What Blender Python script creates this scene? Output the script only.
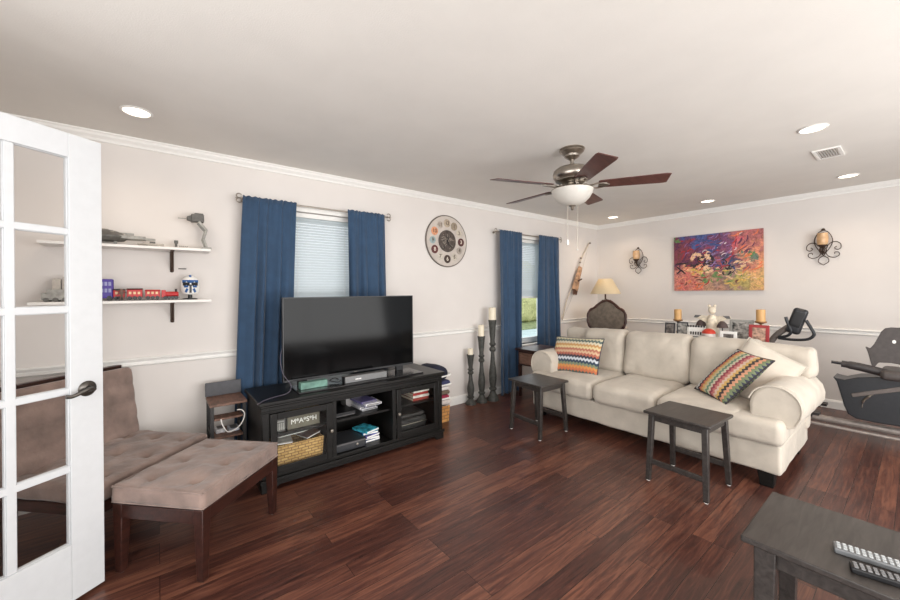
import bpy, bmesh, math, random
from mathutils import Vector, Matrix, noise
random.seed(7)
for o in list(bpy.data.objects): bpy.data.objects.remove(o)
PI = math.pi; R = math.radians
SC = bpy.context.scene; COL = SC.collection
L = 5.923; H = 2.44; YR = -5.6; XF = -0.89

# ------------------------------------------------------------ camera
cd = bpy.data.cameras.new('camera'); cam = bpy.data.objects.new('camera', cd); COL.objects.link(cam)
th, roll = 0.90321, 0.0087266
fw = Vector((math.cos(th), math.sin(th), 0)); r0 = Vector((math.sin(th), -math.cos(th), 0)); u0 = Vector((0, 0, 1))
ri = r0*math.cos(roll) - u0*math.sin(roll); up = u0*math.cos(roll) + r0*math.sin(roll)
m = Matrix((ri, up, -fw)).transposed().to_4x4(); m.translation = Vector((0, -3.4322, 1.3457)); cam.matrix_world = m
cd.sensor_fit = 'HORIZONTAL'; cd.sensor_width = 36; cd.lens = 371.23/900*36; cd.shift_y = -8.68/900; cd.clip_start = .05
SC.camera = cam
# ------------------------------------------------------------ world, lights, exposure
w = bpy.data.worlds.new('world'); SC.world = w; w.use_nodes = True
bg = w.node_tree.nodes['Background']; bg.inputs[0].default_value = (.93, .97, 1, 1); bg.inputs[1].default_value = 1.6
SC.view_settings.view_transform = 'Standard'; SC.view_settings.look = 'None'
SC.view_settings.exposure = 0.0; SC.view_settings.gamma = 1
def light(name, kind, loc, rot, power, color=(1, 1, 1), size=None, size_y=None, spot=None):
    d = bpy.data.lights.new(name, kind); d.energy = power; d.color = color
    if kind == 'AREA':
        d.shape = 'RECTANGLE'; d.size = size; d.size_y = size_y
    if kind == 'SPOT':
        d.spot_size = spot; d.spot_blend = .9; d.shadow_soft_size = .06
    if kind == 'POINT': d.shadow_soft_size = size
    o = bpy.data.objects.new(name, d); COL.objects.link(o); o.location = loc; o.rotation_euler = rot
    return o
sun = light('sun_outside', 'SUN', (3, 8, 9), (R(-35), R(20), 0), 2.2, (1, .95, .85))
light('patio_daylight', 'AREA', (1.9, YR+.12, 1.3), (R(106), 0, R(6)), 165, (1, .985, .965), 4.4, 2.0)
light('doorway_fill', 'AREA', (XF+.03, -3.3, 1.25), (R(104), 0, R(-90)), 58, (1, .98, .96), 3.0, 2.1)  # added area fill standing in for a lit next room, out of view
CANS = [(-.09, -.53), (3.53, -2.98), (5.29, -3.0), (5.37, -1.80), (5.38, -.576), (1.75, -3.0), (1.75, -4.4), (4.2, -4.6)]
for x, y in CANS:
    e = 15 if x > 5 else 8
    light('can_light', 'SPOT', (x, y, H-.03), (0, 0, 0), e, (1, .80, .60), spot=R(150))

# ------------------------------------------------------------ materials
def newmat(name):
    m = bpy.data.materials.new(name); m.use_nodes = True
    return m, m.node_tree.nodes, m.node_tree.links, m.node_tree.nodes['Principled BSDF']
def srgb(c):
    f = lambda v: v/12.92 if v <= .04045 else ((v+.055)/1.055)**2.4
    return tuple(f(v/255) for v in c) + (1,)
MC = {}
def mat(name, c, rough=.6, metal=0, var=.06, scale=30, bump=.0, bscale=200, emit=0, spec=.5, stretch=None, sheen=0):
    if name in MC: return MC[name]
    m, N, K, P = newmat(name); c = srgb(c)
    tc = N.new('ShaderNodeTexCoord'); mp = N.new('ShaderNodeMapping'); K.new(tc.outputs['Object'], mp.inputs[0])
    if stretch: mp.inputs['Scale'].default_value = stretch
    nz = N.new('ShaderNodeTexNoise'); nz.inputs['Scale'].default_value = scale; nz.inputs['Detail'].default_value = 3
    K.new(mp.outputs[0], nz.inputs[0])
    rp = N.new('ShaderNodeValToRGB'); K.new(nz.outputs[0], rp.inputs[0])
    a = [max(0, v*(1-var*2)) for v in c[:3]] + [1]; b = [min(1, v*(1+var*2)) for v in c[:3]] + [1]
    rp.color_ramp.elements[0].position = .3; rp.color_ramp.elements[1].position = .7
    rp.color_ramp.elements[0].color = a; rp.color_ramp.elements[1].color = b
    K.new(rp.outputs[0], P.inputs['Base Color'])
    P.inputs['Roughness'].default_value = rough; P.inputs['Metallic'].default_value = metal
    P.inputs['Specular IOR Level'].default_value = spec
    if sheen:
        P.inputs['Sheen Weight'].default_value = sheen; P.inputs['Sheen Roughness'].default_value = .5
    if emit:
        K.new(rp.outputs[0], P.inputs['Emission Color']); P.inputs['Emission Strength'].default_value = emit
    if bump:
        n2 = N.new('ShaderNodeTexNoise'); n2.inputs['Scale'].default_value = bscale; n2.inputs['Detail'].default_value = 4
        K.new(mp.outputs[0], n2.inputs[0])
        bp = N.new('ShaderNodeBump'); bp.inputs['Strength'].default_value = bump; bp.inputs['Distance'].default_value = .01
        K.new(n2.outputs[0], bp.inputs['Height']); K.new(bp.outputs[0], P.inputs['Normal'])
    MC[name] = m; return m
def glass_mat(name='clear_glass', tint=(1, 1, 1, 1), refl=1.0):
    if name in MC: return MC[name]
    m, N, K, P = newmat(name)
    out = N['Material Output']; N.remove(P)
    t = N.new('ShaderNodeBsdfTransparent'); t.inputs[0].default_value = tint
    g = N.new('ShaderNodeBsdfGlossy'); g.inputs['Roughness'].default_value = .02
    fr = N.new('ShaderNodeFresnel'); fr.inputs[0].default_value = 1.5
    mu = N.new('ShaderNodeMath'); mu.operation = 'MULTIPLY'; K.new(fr.outputs[0], mu.inputs[0])
    ge = N.new('ShaderNodeNewGeometry'); iv = N.new('ShaderNodeMath'); iv.operation = 'SUBTRACT'; iv.inputs[0].default_value = refl; iv.use_clamp = True; K.new(ge.outputs['Backfacing'], iv.inputs[1]); K.new(iv.outputs[0], mu.inputs[1])
    mx = N.new('ShaderNodeMixShader'); K.new(mu.outputs[0], mx.inputs[0]); K.new(t.outputs[0], mx.inputs[1]); K.new(g.outputs[0], mx.inputs[2])
    K.new(mx.outputs[0], out.inputs[0]); MC[name] = m; return m
def trans_mat(name, c, amt, rough=.8):
    m, N, K, P = newmat(name); out = N['Material Output']
    P.inputs['Base Color'].default_value = srgb(c); P.inputs['Roughness'].default_value = rough
    t = N.new('ShaderNodeBsdfTranslucent'); t.inputs[0].default_value = srgb(c)
    nz = N.new('ShaderNodeTexNoise'); nz.inputs['Scale'].default_value = 8
    mr = N.new('ShaderNodeMapRange'); mr.inputs['To Min'].default_value = amt*.9; mr.inputs['To Max'].default_value = amt*1.1; K.new(nz.outputs[0], mr.inputs[0])
    mx = N.new('ShaderNodeMixShader'); K.new(mr.outputs[0], mx.inputs[0])
    K.new(P.outputs[0], mx.inputs[1]); K.new(t.outputs[0], mx.inputs[2]); K.new(mx.outputs[0], out.inputs[0])
    MC[name] = m; return m
def plank_mat():
    m, N, K, P = newmat('dark_hardwood_planks')
    tc = N.new('ShaderNodeTexCoord')
    br = N.new('ShaderNodeTexBrick'); K.new(tc.outputs['Object'], br.inputs[0])
    br.offset = .37; br.offset_frequency = 3
    br.inputs['Scale'].default_value = 1; br.inputs['Brick Width'].default_value = 1.15; br.inputs['Row Height'].default_value = .098
    br.inputs['Mortar Size'].default_value = .0016; br.inputs['Mortar Smooth'].default_value = .4
    br.inputs['Color1'].default_value = (0, 0, 0, 1); br.inputs['Color2'].default_value = (1, 1, 1, 1); br.inputs['Mortar'].default_value = (.5, .5, .5, 1)
    mp = N.new('ShaderNodeMapping'); mp.inputs['Scale'].default_value = (1.6, 22, 1); K.new(tc.outputs['Object'], mp.inputs[0])
    ad = N.new('ShaderNodeVectorMath'); ad.operation = 'ADD'; K.new(mp.outputs[0], ad.inputs[0])
    sc = N.new('ShaderNodeVectorMath'); sc.operation = 'SCALE'; sc.inputs['Scale'].default_value = 37; K.new(br.outputs[0], sc.inputs[0]); K.new(sc.outputs[0], ad.inputs[1])
    nz = N.new('ShaderNodeTexNoise'); nz.inputs['Scale'].default_value = 2.2; nz.inputs['Detail'].default_value = 8; nz.inputs['Roughness'].default_value = .65
    nz.inputs['Distortion'].default_value = .8; K.new(ad.outputs[0], nz.inputs[0])
    m1 = N.new('ShaderNodeMath'); m1.operation = 'MULTIPLY_ADD'; K.new(br.outputs[0], m1.inputs[0]); m1.inputs[1].default_value = .21; K.new(nz.outputs[0], m1.inputs[2])
    rp = N.new('ShaderNodeValToRGB'); K.new(m1.outputs[0], rp.inputs[0]); cr = rp.color_ramp
    cr.elements[0].position = .34; cr.elements[0].color = srgb((44, 26, 23)); cr.elements[1].position = .85; cr.elements[1].color = srgb((124, 80, 62))
    e = cr.elements.new(.58); e.color = srgb((80, 47, 39))
    mx = N.new('ShaderNodeMix'); mx.data_type = 'RGBA'; K.new(br.outputs['Fac'], mx.inputs['Factor']); K.new(rp.outputs[0], mx.inputs['A']); mx.inputs['B'].default_value = srgb((28, 14, 11))
    K.new(mx.outputs['Result'], P.inputs['Base Color'])
    mr = N.new('ShaderNodeMapRange'); mr.inputs['To Min'].default_value = .24; mr.inputs['To Max'].default_value = .40; K.new(nz.outputs[0], mr.inputs[0]); K.new(mr.outputs[0], P.inputs['Roughness'])
    bp = N.new('ShaderNodeBump'); bp.inputs['Strength'].default_value = .25; bp.inputs['Distance'].default_value = .004; bp.invert = True
    ma = N.new('ShaderNodeMath'); ma.operation = 'MULTIPLY_ADD'; K.new(nz.outputs[0], ma.inputs[0]); ma.inputs[1].default_value = .5; K.new(br.outputs['Fac'], ma.inputs[2])
    K.new(ma.outputs[0], bp.inputs['Height']); K.new(bp.outputs[0], P.inputs['Normal'])
    return m
def wood_mat(name, c1, c2, rough=.4, axis=(2, 14, 14)):
    if name in MC: return MC[name]
    m, N, K, P = newmat(name)
    tc = N.new('ShaderNodeTexCoord'); mp = N.new('ShaderNodeMapping'); mp.inputs['Scale'].default_value = axis; K.new(tc.outputs['Object'], mp.inputs[0])
    nz = N.new('ShaderNodeTexNoise'); nz.inputs['Scale'].default_value = 3; nz.inputs['Detail'].default_value = 6; nz.inputs['Distortion'].default_value = 1; K.new(mp.outputs[0], nz.inputs[0])
    rp = N.new('ShaderNodeValToRGB'); K.new(nz.outputs[0], rp.inputs[0])
    rp.color_ramp.elements[0].position = .3; rp.color_ramp.elements[1].position = .72
    rp.color_ramp.elements[0].color = srgb(c1); rp.color_ramp.elements[1].color = srgb(c2)
    K.new(rp.outputs[0], P.inputs['Base Color']); P.inputs['Roughness'].default_value = rough
    MC[name] = m; return m
def zigzag_mat(name, cols, period, amp=.35, k=9, swap=False, rows=1.0):
    m, N, K, P = newmat(name)
    tc = N.new('ShaderNodeTexCoord'); sp = N.new('ShaderNodeSeparateXYZ'); K.new(tc.outputs['UV'], sp.inputs[0])
    U, V = (1, 0) if swap else (0, 1)
    mu = N.new('ShaderNodeMath'); mu.operation = 'MULTIPLY'; mu.inputs[1].default_value = k; K.new(sp.outputs[U], mu.inputs[0])
    pp = N.new('ShaderNodeMath'); pp.operation = 'PINGPONG'; pp.inputs[1].default_value = .5; K.new(mu.outputs[0], pp.inputs[0])
    am = N.new('ShaderNodeMath'); am.operation = 'MULTIPLY'; am.inputs[1].default_value = amp*2/period; K.new(pp.outputs[0], am.inputs[0])
    ad = N.new('ShaderNodeMath'); ad.operation = 'MULTIPLY_ADD'; K.new(sp.outputs[V], ad.inputs[0]); ad.inputs[1].default_value = rows; K.new(am.outputs[0], ad.inputs[2])
    fr = N.new('ShaderNodeMath'); fr.operation = 'FRACT'; K.new(ad.outputs[0], fr.inputs[0])
    rp = N.new('ShaderNodeValToRGB'); rp.color_ramp.interpolation = 'CONSTANT'; K.new(fr.outputs[0], rp.inputs[0]); cr = rp.color_ramp
    n = len(cols)
    for i, c in enumerate(cols):
        e = cr.elements[i] if i < 2 else cr.elements.new(i/n)
        e.position = i/n; e.color = srgb(c)
    K.new(rp.outputs[0], P.inputs['Base Color']); P.inputs['Roughness'].default_value = .9
    bp = N.new('ShaderNodeBump'); bp.inputs['Strength'].default_value = .5; bp.inputs['Distance'].default_value = .006; K.new(pp.outputs[0], bp.inputs['Height']); K.new(bp.outputs[0], P.inputs['Normal'])
    return m
def weave_mat(name, c1, c2, s=60):
    m, N, K, P = newmat(name); tc = N.new('ShaderNodeTexCoord')
    br = N.new('ShaderNodeTexBrick'); mp = N.new('ShaderNodeMapping'); mp.inputs['Rotation'].default_value = (R(90), 0, 0)
    K.new(tc.outputs['Object'], mp.inputs[0]); K.new(mp.outputs[0], br.inputs[0]); br.inputs['Scale'].default_value = s
    br.inputs['Brick Width'].default_value = 1.6; br.inputs['Row Height'].default_value = .7; br.inputs['Mortar Size'].default_value = .1
    br.inputs['Color1'].default_value = srgb(c1); br.inputs['Color2'].default_value = srgb(c2); br.inputs['Mortar'].default_value = srgb((136, 102, 62))
    K.new(br.outputs[0], P.inputs['Base Color']); P.inputs['Roughness'].default_value = .7
    bp = N.new('ShaderNodeBump'); bp.invert = True; bp.inputs['Strength'].default_value = .6; bp.inputs['Distance'].default_value = .004
    K.new(br.outputs['Fac'], bp.inputs['Height']); K.new(bp.outputs[0], P.inputs['Normal'])
    return m
WALL = mat('warm_white_wall_paint', (222, 216, 211), .75, var=.01, scale=3, bump=.06, bscale=260)
CEIL = mat('ceiling_stipple_paint', (226, 222, 216), .9, var=.01, scale=4, bump=.12, bscale=150)
TRIM = mat('white_trim_paint', (236, 234, 230), .4, var=.01)
DOORW = mat('white_door_paint', (206, 208, 210), .4, var=.01)
SHELFW = mat('white_shelf_laminate', (236, 233, 229), .45, var=.01)
BLACKW = wood_mat('black_painted_wood', (13, 12, 11), (27, 25, 23), .36)
BLACKW.node_tree.nodes['Principled BSDF'].inputs['Specular IOR Level'].default_value = .3
STOOLW = wood_mat('charcoal_stained_wood', (42, 38, 36), (66, 61, 58), .38)
DKBROWN = wood_mat('espresso_wood', (36, 18, 14), (64, 34, 27), .35)
SUEDE = mat('brown_microsuede', (133, 113, 104), .9, var=.13, scale=9, bump=.4, bscale=26, sheen=.3)
CREAM = mat('cream_slipcover_suede', (192, 183, 170), .92, var=.05, scale=7, bump=.55, bscale=13, sheen=.15)
NAVY = mat('navy_curtain_cloth', (44, 70, 98), .85, var=.06, scale=14, bump=.15, bscale=300, sheen=.2)
NICKEL = mat('brushed_nickel', (168, 160, 150), .3, 1, .05, 40)
IRON = mat('dark_iron', (72, 56, 46), .5, .5, .1, 60)
BLKPL = mat('black_plastic', (22, 22, 24), .4, 0, .05, 20)
GREYPL = mat('grey_plastic', (92, 90, 90), .5, 0, .05, 20)
GLASS = glass_mat()
GLASSD = glass_mat('cabinet_glass', (.96, .97, .96, 1))
CANDLE = mat('ivory_candle_wax', (232, 221, 198), .5, 0, .03, 10)
TANC = mat('amber_candle_wax', (198, 154, 98), .5, 0, .05, 10)
PEWTER = mat('weathered_grey_wood', (62, 62, 58), .6, 0, .25, 25, .2, 80)

# ------------------------------------------------------------ mesh helpers
I4 = Matrix.Identity(4)
def box(bm, x0, x1, y0, y1, z0, z1, M=I4):
    v = [bm.verts.new(M @ Vector(p)) for p in ((x0, y0, z0), (x1, y0, z0), (x1, y1, z0), (x0, y1, z0), (x0, y0, z1), (x1, y0, z1), (x1, y1, z1), (x0, y1, z1))]
    for f in ((3, 2, 1, 0), (4, 5, 6, 7), (0, 1, 5, 4), (1, 2, 6, 5), (2, 3, 7, 6), (3, 0, 4, 7)): bm.faces.new([v[i] for i in f])
    return bm
def hexa(bm, bot, top):
    v = [bm.verts.new(Vector(p)) for p in list(bot)+list(top)]
    for f in ((3, 2, 1, 0), (4, 5, 6, 7), (0, 1, 5, 4), (1, 2, 6, 5), (2, 3, 7, 6), (3, 0, 4, 7)): bm.faces.new([v[i] for i in f])
    return bm
def bar(bm, a, b, wx, wy, wx2=None, wy2=None, ang=0):
    """square post from a to b (centres), with widths at each end"""
    a, b = Vector(a), Vector(b); wx2 = wx if wx2 is None else wx2; wy2 = wy if wy2 is None else wy2
    c, s = math.cos(ang), math.sin(ang); X = Vector((c, s, 0)); Y = Vector((-s, c, 0))
    q = lambda p, w1, w2: [p-X*w1/2-Y*w2/2, p+X*w1/2-Y*w2/2, p+X*w1/2+Y*w2/2, p-X*w1/2+Y*w2/2]
    return hexa(bm, q(a, wx, wy), q(b, wx2, wy2))
def beam(bm, a, b, w, h):
    """rectangular beam along any direction, width w sideways, height h"""
    a, b = Vector(a), Vector(b); d = (b-a).normalized(); s = d.cross(Vector((0, 0, 1)))
    s = s.normalized() if s.length > 1e-4 else Vector((1, 0, 0)); t = s.cross(d)
    q = lambda p: [p-s*w/2-t*h/2, p+s*w/2-t*h/2, p+s*w/2+t*h/2, p-s*w/2+t*h/2]
    return hexa(bm, q(a), q(b))
def lathe(bm, prof, M=I4, n=24):
    rings = []
    for r, z in prof:
        if r < 1e-5: rings.append([bm.verts.new(M @ Vector((0, 0, z)))])
        else: rings.append([bm.verts.new(M @ Vector((r*math.cos(2*PI*i/n), r*math.sin(2*PI*i/n), z))) for i in range(n)])
    for a, b in zip(rings, rings[1:]):
        for i in range(n):
            j = (i+1) % n
            if len(a) == 1 and len(b) == 1: continue
            if len(a) == 1: bm.faces.new((a[0], b[j], b[i]))
            elif len(b) == 1: bm.faces.new((a[i], a[j], b[0]))
            else: bm.faces.new((a[i], a[j], b[j], b[i]))
    for rg, fl in ((rings[0], True), (rings[-1], False)):
        if len(rg) > 1 and tuple(prof[0]) != tuple(prof[-1]): bm.faces.new(rg[::-1] if fl else rg)
    return bm
def tube(bm, pts, r, n=8, closed=False):
    pts = [Vector(p) for p in pts]; rings = []; k = len(pts)
    rr = r if isinstance(r, (list, tuple)) else [r]*k
    prev = None
    for i, p in enumerate(pts):
        a = pts[(i-1) % k] if (closed or i > 0) else p; b = pts[(i+1) % k] if (closed or i < k-1) else p
        d = (b-a).normalized()
        if prev is None:
            ref = Vector((0, 0, 1)) if abs(d.z) < .9 else Vector((1, 0, 0)); s = d.cross(ref).normalized()
        else:
            s = (prev - d*prev.dot(d)).normalized()
        prev = s; t = d.cross(s)
        rings.append([bm.verts.new(p + (s*math.cos(2*PI*j/n)+t*math.sin(2*PI*j/n))*rr[i]) for j in range(n)])
    prs = list(zip(rings, rings[1:])) + ([(rings[-1], rings[0])] if closed else [])
    for a, b in prs:
        for j in range(n): bm.faces.new((a[j], a[(j+1) % n], b[(j+1) % n], b[j]))
    if not closed: bm.faces.new(rings[0][::-1]); bm.faces.new(rings[-1])
    return bm
def prism(bm, poly, f0, f1):
    """poly: 2D pts; f0/f1 map a 2D pt to the two 3D caps"""
    a = [bm.verts.new(Vector(f0(p))) for p in poly]; b = [bm.verts.new(Vector(f1(p))) for p in poly]; n = len(poly)
    bm.faces.new(a[::-1]); bm.faces.new(b)
    for i in range(n): bm.faces.new((a[i], a[(i+1) % n], b[(i+1) % n], b[i]))
    return bm
def smooth_path(pts, n=8):
    pts = [Vector(p) for p in pts]; out = []
    P = [pts[0]*2-pts[1]] + pts + [pts[-1]*2-pts[-2]]
    for i in range(1, len(P)-2):
        for k in range(n):
            t = k/n; a, b, c, d = P[i-1], P[i], P[i+1], P[i+2]
            out.append(.5*((2*b)+(c-a)*t+(2*a-5*b+4*c-d)*t*t+(-a+3*b-3*c+d)*t**3))
    out.append(pts[-1]); return out
def softbox(bm, cx, cy, cz, sx, sy, sz, r=.05, n=10, fn=None, M=I4):
    hs = (sx/2, sy/2, sz/2); r = min(r, min(hs)*.98)
    def samp(h):
        inn = h-r; k = max(2, int(n*inn/max(hs))) if inn > 0 else 1
        e = [inn+r*math.tan(a*PI/4/3) for a in (1, 2, 3)]
        mid = [-inn+2*inn*i/(k*2) for i in range(k*2+1)] if inn > 1e-4 else [0]
        return [-v for v in reversed(e)]+mid+e
    S = [samp(h) for h in hs]; cache = {}
    def V(p):
        key = tuple(round(v, 5) for v in p)
        if key in cache: return cache[key]
        inn = Vector([max(-(h-r), min(h-r, v)) for v, h in zip(p, hs)]); d = Vector(p)-inn
        q = inn + d.normalized()*r
        if fn: q = fn(q, d.normalized(), hs)
        cache[key] = bm.verts.new(M @ (q+Vector((cx, cy, cz)))); return cache[key]
    for ax in range(3):
        a, b = [(1, 2), (2, 0), (0, 1)][ax]
        for sg in (-1, 1):
            for i in range(len(S[a])-1):
                for j in range(len(S[b])-1):
                    q = []
                    for (ii, jj) in ((i, j), (i+1, j), (i+1, j+1), (i, j+1)):
                        p = [0, 0, 0]; p[ax] = sg*hs[ax]; p[a] = S[a][ii]; p[b] = S[b][jj]; q.append(V(p))
                    if sg < 0: q.reverse()
                    if len(set(q)) == 4: bm.faces.new(q)
    return bm
def link(name, data):
    o = bpy.data.objects.new(name, data); COL.objects.link(o); return o
def obj(name, bm, material, parent=None, bev=0, smooth=True, seg=2, ang=35, solid=0):
    me = bpy.data.meshes.new(name); bmesh.ops.recalc_face_normals(bm, faces=bm.faces); bm.to_mesh(me); bm.free()
    me.materials.append(material)
    if smooth:
        me.polygons.foreach_set('use_smooth', [True]*len(me.polygons)); me.set_sharp_from_angle(angle=R(ang))
    o = link(name, me); o.parent = parent
    if solid:
        s = o.modifiers.new('solid', 'SOLIDIFY'); s.thickness = solid; s.offset = 0
    if bev:
        b = o.modifiers.new('bevel', 'BEVEL'); b.width = bev; b.segments = seg; b.limit_method = 'ANGLE'; b.angle_limit = R(40)
    return o
def B(): return bmesh.new()
def thing(name, label, cat, loc=(0, 0, 0), rz=0, group=None):
    o = link(name, None); o.location = loc; o.rotation_euler = (0, 0, rz); o.empty_display_size = .1
    o['label'] = label; o['category'] = cat
    if group: o['group'] = group
    return o
def tag(o, label, cat, group=None):
    o['label'] = label; o['category'] = cat
    if group: o['group'] = group
    return o
def struct(name, bm, m, parent=None, **k):
    o = obj(name, bm, m, parent, **k)
    if parent is None: o['kind'] = 'structure'
    return o
def copy_tree(r, loc, rz, label):
    c = r.copy(); COL.objects.link(c); c.location = loc; c.rotation_euler = (0, 0, rz); c['label'] = label
    for ch in list(r.children):
        d = ch.copy(); COL.objects.link(d); d.parent = c
        for g in list(ch.children):
            e = g.copy(); COL.objects.link(e); e.parent = d
    return c
def text(name, s, size, M, material, parent, depth=.001):
    cu = bpy.data.curves.new(name, 'FONT'); cu.body = s; cu.size = size; cu.bevel_depth = size*.012; cu.extrude = depth; cu.align_x = 'CENTER'; cu.align_y = 'CENTER'
    t = bpy.data.objects.new(name+'_tmp', cu); COL.objects.link(t)
    me = bpy.data.meshes.new_from_object(t.evaluated_get(bpy.context.evaluated_depsgraph_get()))
    bpy.data.objects.remove(t); me.transform(M); me.name = name
    me.materials.clear(); me.materials.append(material)
    o = link(name, me); o.parent = parent; return o

# ------------------------------------------------------------ room shell
struct('floor', box(B(), XF-1.5, L+.12, YR-.12, .14, -.08, 0), plank_mat(), smooth=False)
struct('ceiling', box(B(), XF-1.5, L+.12, YR-.12, .14, H, H+.1), CEIL, smooth=False)
WIN = [(.80, 1.62, .60, 2.07), (3.72, 4.50, .60, 2.07)]
bm = B(); xs = XF-1.5
for (x0, x1, z0, z1) in WIN:
    box(bm, xs, x0, 0, .14, 0, H); box(bm, x0, x1, 0, .14, 0, z0); box(bm, x0, x1, 0, .14, z1, H); xs = x1
box(bm, xs, L+.12, 0, .14, 0, H)
struct('wall_left', bm, WALL, smooth=False)
struct('wall_back', box(B(), L, L+.12, YR, 0, 0, H), WALL, smooth=False)
bm = B(); box(bm, XF-.12, XF, -1.49, 0, 0, H); box(bm, XF-.12, XF, YR, -4.95, 0, H); box(bm, XF-.12, XF, -4.95, -1.49, 2.30, H)
struct('wall_front', bm, WALL, smooth=False)
bm = B(); box(bm, XF-.12, -.3, YR-.12, YR, 0, H); box(bm, 5.3, L+.12, YR-.12, YR, 0, H); box(bm, -.3, 5.3, YR-.12, YR, 2.32, H); box(bm, -.3, 5.3, YR-.12, YR, 0, .25)
struct('wall_right', bm, WALL, smooth=False)
# mouldings, profiles in (out, z)
CROWN = [(0, H), (.042, H), (.042, H-.008), (.034, H-.014), (.028, H-.028), (.014, H-.044), (.010, H-.052), (.010, H-.062), (0, H-.064)]
RAIL = [(0, .895), (.016, .895), (.024, .886), (.018, .876), (.012, .868), (.012, .852), (.018, .846), (.012, .838), (0, .836)]
BASE = [(0, 0), (.016, 0), (.016, .075), (.011, .088), (.006, .096), (0, .098)]
def run_x(bm, prof, x0, x1): return prism(bm, prof, lambda p: (x0, -p[0], p[1]), lambda p: (x1, -p[0], p[1]))
def run_y(bm, prof, y0, y1): return prism(bm, prof, lambda p: (L-p[0], y0, p[1]), lambda p: (L-p[0], y1, p[1]))
struct('trim_1', run_x(B(), CROWN, XF, L), TRIM, smooth=False)
struct('trim_2', run_y(B(), CROWN, YR, 0), TRIM, smooth=False)
bm = B(); run_x(bm, RAIL, XF, .74); run_x(bm, RAIL, 1.68, 3.66); run_x(bm, RAIL, 4.56, L); struct('trim_3', bm, TRIM, smooth=False)
struct('trim_4', run_y(B(), RAIL, YR, 0), TRIM, smooth=False)
struct('baseboard_left', run_x(B(), BASE, XF, L), TRIM, smooth=False)
struct('baseboard_back', run_y(B(), BASE, YR, 0), TRIM, smooth=False)
# windows
VINYL = mat('white_window_vinyl', (232, 236, 238), .4, var=.01)
BLIND = trans_mat('white_blind_slat', (226, 230, 232), .5)
for i, (x0, x1, z0, z1) in enumerate(WIN):
    t = link('window_%d' % (i+1), None); t['kind'] = 'structure'; t.location = ((x0+x1)/2, .09, z0)
    w2 = (x1-x0)/2; h2 = z1-z0; bm = B()
    for a in (box(bm, -w2, -w2+.035, -.02, .05, 0, h2), box(bm, w2-.035, w2, -.02, .05, 0, h2), box(bm, -w2+.035, w2-.035, -.02, .05, h2-.035, h2), box(bm, -w2+.035, w2-.035, -.02, .05, 0, .035)): pass
    obj('window_frame', bm, VINYL, t, bev=.002)
    mid = h2*.5
    for nm, za, zb, yy in (('lower_sash', .035, mid+.02, -.012), ('upper_sash', mid-.02, h2-.035, .02)):
        bm = B(); a = w2-.035
        box(bm, -a, -a+.035, yy, yy+.025, za, zb); box(bm, a-.035, a, yy, yy+.025, za, zb); box(bm, -a+.035, a-.035, yy, yy+.025, za, za+.04); box(bm, -a+.035, a-.035, yy, yy+.025, zb-.035, zb)
        s = obj(nm, bm, VINYL, t, bev=.002)
        obj('pane', box(B(), -a+.035, a-.035, yy+.01, yy+.014, za+.04, zb-.035), GLASS, s, smooth=False)
    obj('window_sill', box(B(), -w2-.03, w2+.03, -.125, -.02, -.025, 0), TRIM, t, bev=.005)
    bm = B()
    box(bm, -w2-.055, -w2, -.102, -.09, -.02, h2+.055); box(bm, w2, w2+.055, -.102, -.09, -.02, h2+.055); box(bm, -w2, w2, -.102, -.09, h2, h2+.055)
    obj('casing', bm, TRIM, t, bev=.003)
    # blind: a thing of its own
    bl = thing('window_blind', ['closed white slatted blind in the window behind the television', 'white slatted blind pulled halfway down in the window left of the sofa'][i], 'blind', ((x0+x1)/2, .045, z0), 0)
    bot = .02 if i == 0 else 1.24-z0
    obj('headrail', box(B(), -w2+.008, w2-.008, -.022, .02, h2-.045, h2-.004), TRIM, bl, bev=.003)
    bm = B(); z = h2-.06
    while z > bot+.03:
        q = Matrix.Translation((0, 0, z)) @ Matrix.Rotation(R(60), 4, 'X'); box(bm, -w2+.012, w2-.012, -.0135, .0135, -.0006, .0006, q); z -= .0245
    obj('slats', bm, BLIND, bl, smooth=False)
    obj('bottom_rail', box(B(), -w2+.012, w2-.012, -.014, .014, bot, bot+.022), TRIM, bl, bev=.003)
    for sx in (-.22, .22): obj('cord', tube(B(), [(sx, -.018, bot+.02), (sx, -.018, h2-.04)], .0015, 5), TRIM, bl)
# patio windows behind the camera (seen only as reflections)
t = link('window_3', None); t['kind'] = 'structure'; t.location = (2.5, YR-.06, .25)
bm = B()
for x in (-2.8, -1.42, -.02, 1.38, 2.76): box(bm, x, x+.04, -.03, .03, 0, 2.07)
box(bm, -2.8, 2.8, -.03, .03, 0, .05); box(bm, -2.8, 2.8, -.03, .03, 2.02, 2.07)
obj('window_frame', bm, VINYL, t, bev=.002)

# outside the windows
HEDGE = mat('sunlit_hedge_leaves', (196, 196, 140), .9, var=.4, scale=22, bump=1, bscale=20)
struct('ground', box(B(), -12, 26, .16, 26, -.5, -.4), mat('pale_concrete_drive', (158, 178, 184), .8, var=.06, scale=1.5), smooth=False)
bm = B(); box(bm, -12, 26, 7.5, 10.5, -.4, -.36)
tag(obj('lawn', bm, mat('lawn_green', (138, 150, 108), .95, var=.3, scale=10), smooth=False), 'green lawn strip beyond the driveway outside the window', 'lawn')
def lump(q, n, hs):
    q = q + n*(.35*noise.noise(q*1.3)+.12*noise.noise(q*4)); q.z = max(q.z, -hs[2]); return q
for k, (hx, hy, sx, hh, lab) in enumerate([(10.5, 9.5, 3.4, 2.4, 'yellow-green hedge outside behind the driveway, seen between the far curtains'), (15.2, 10.4, 5, 3.2, 'taller green hedge outside, further along the drive')]):
    tag(obj('hedge', softbox(B(), hx, hy, -.358+hh/2, sx, 1.4, hh, .4, 14, lump), HEDGE, ang=180), lab, 'hedge')

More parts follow.
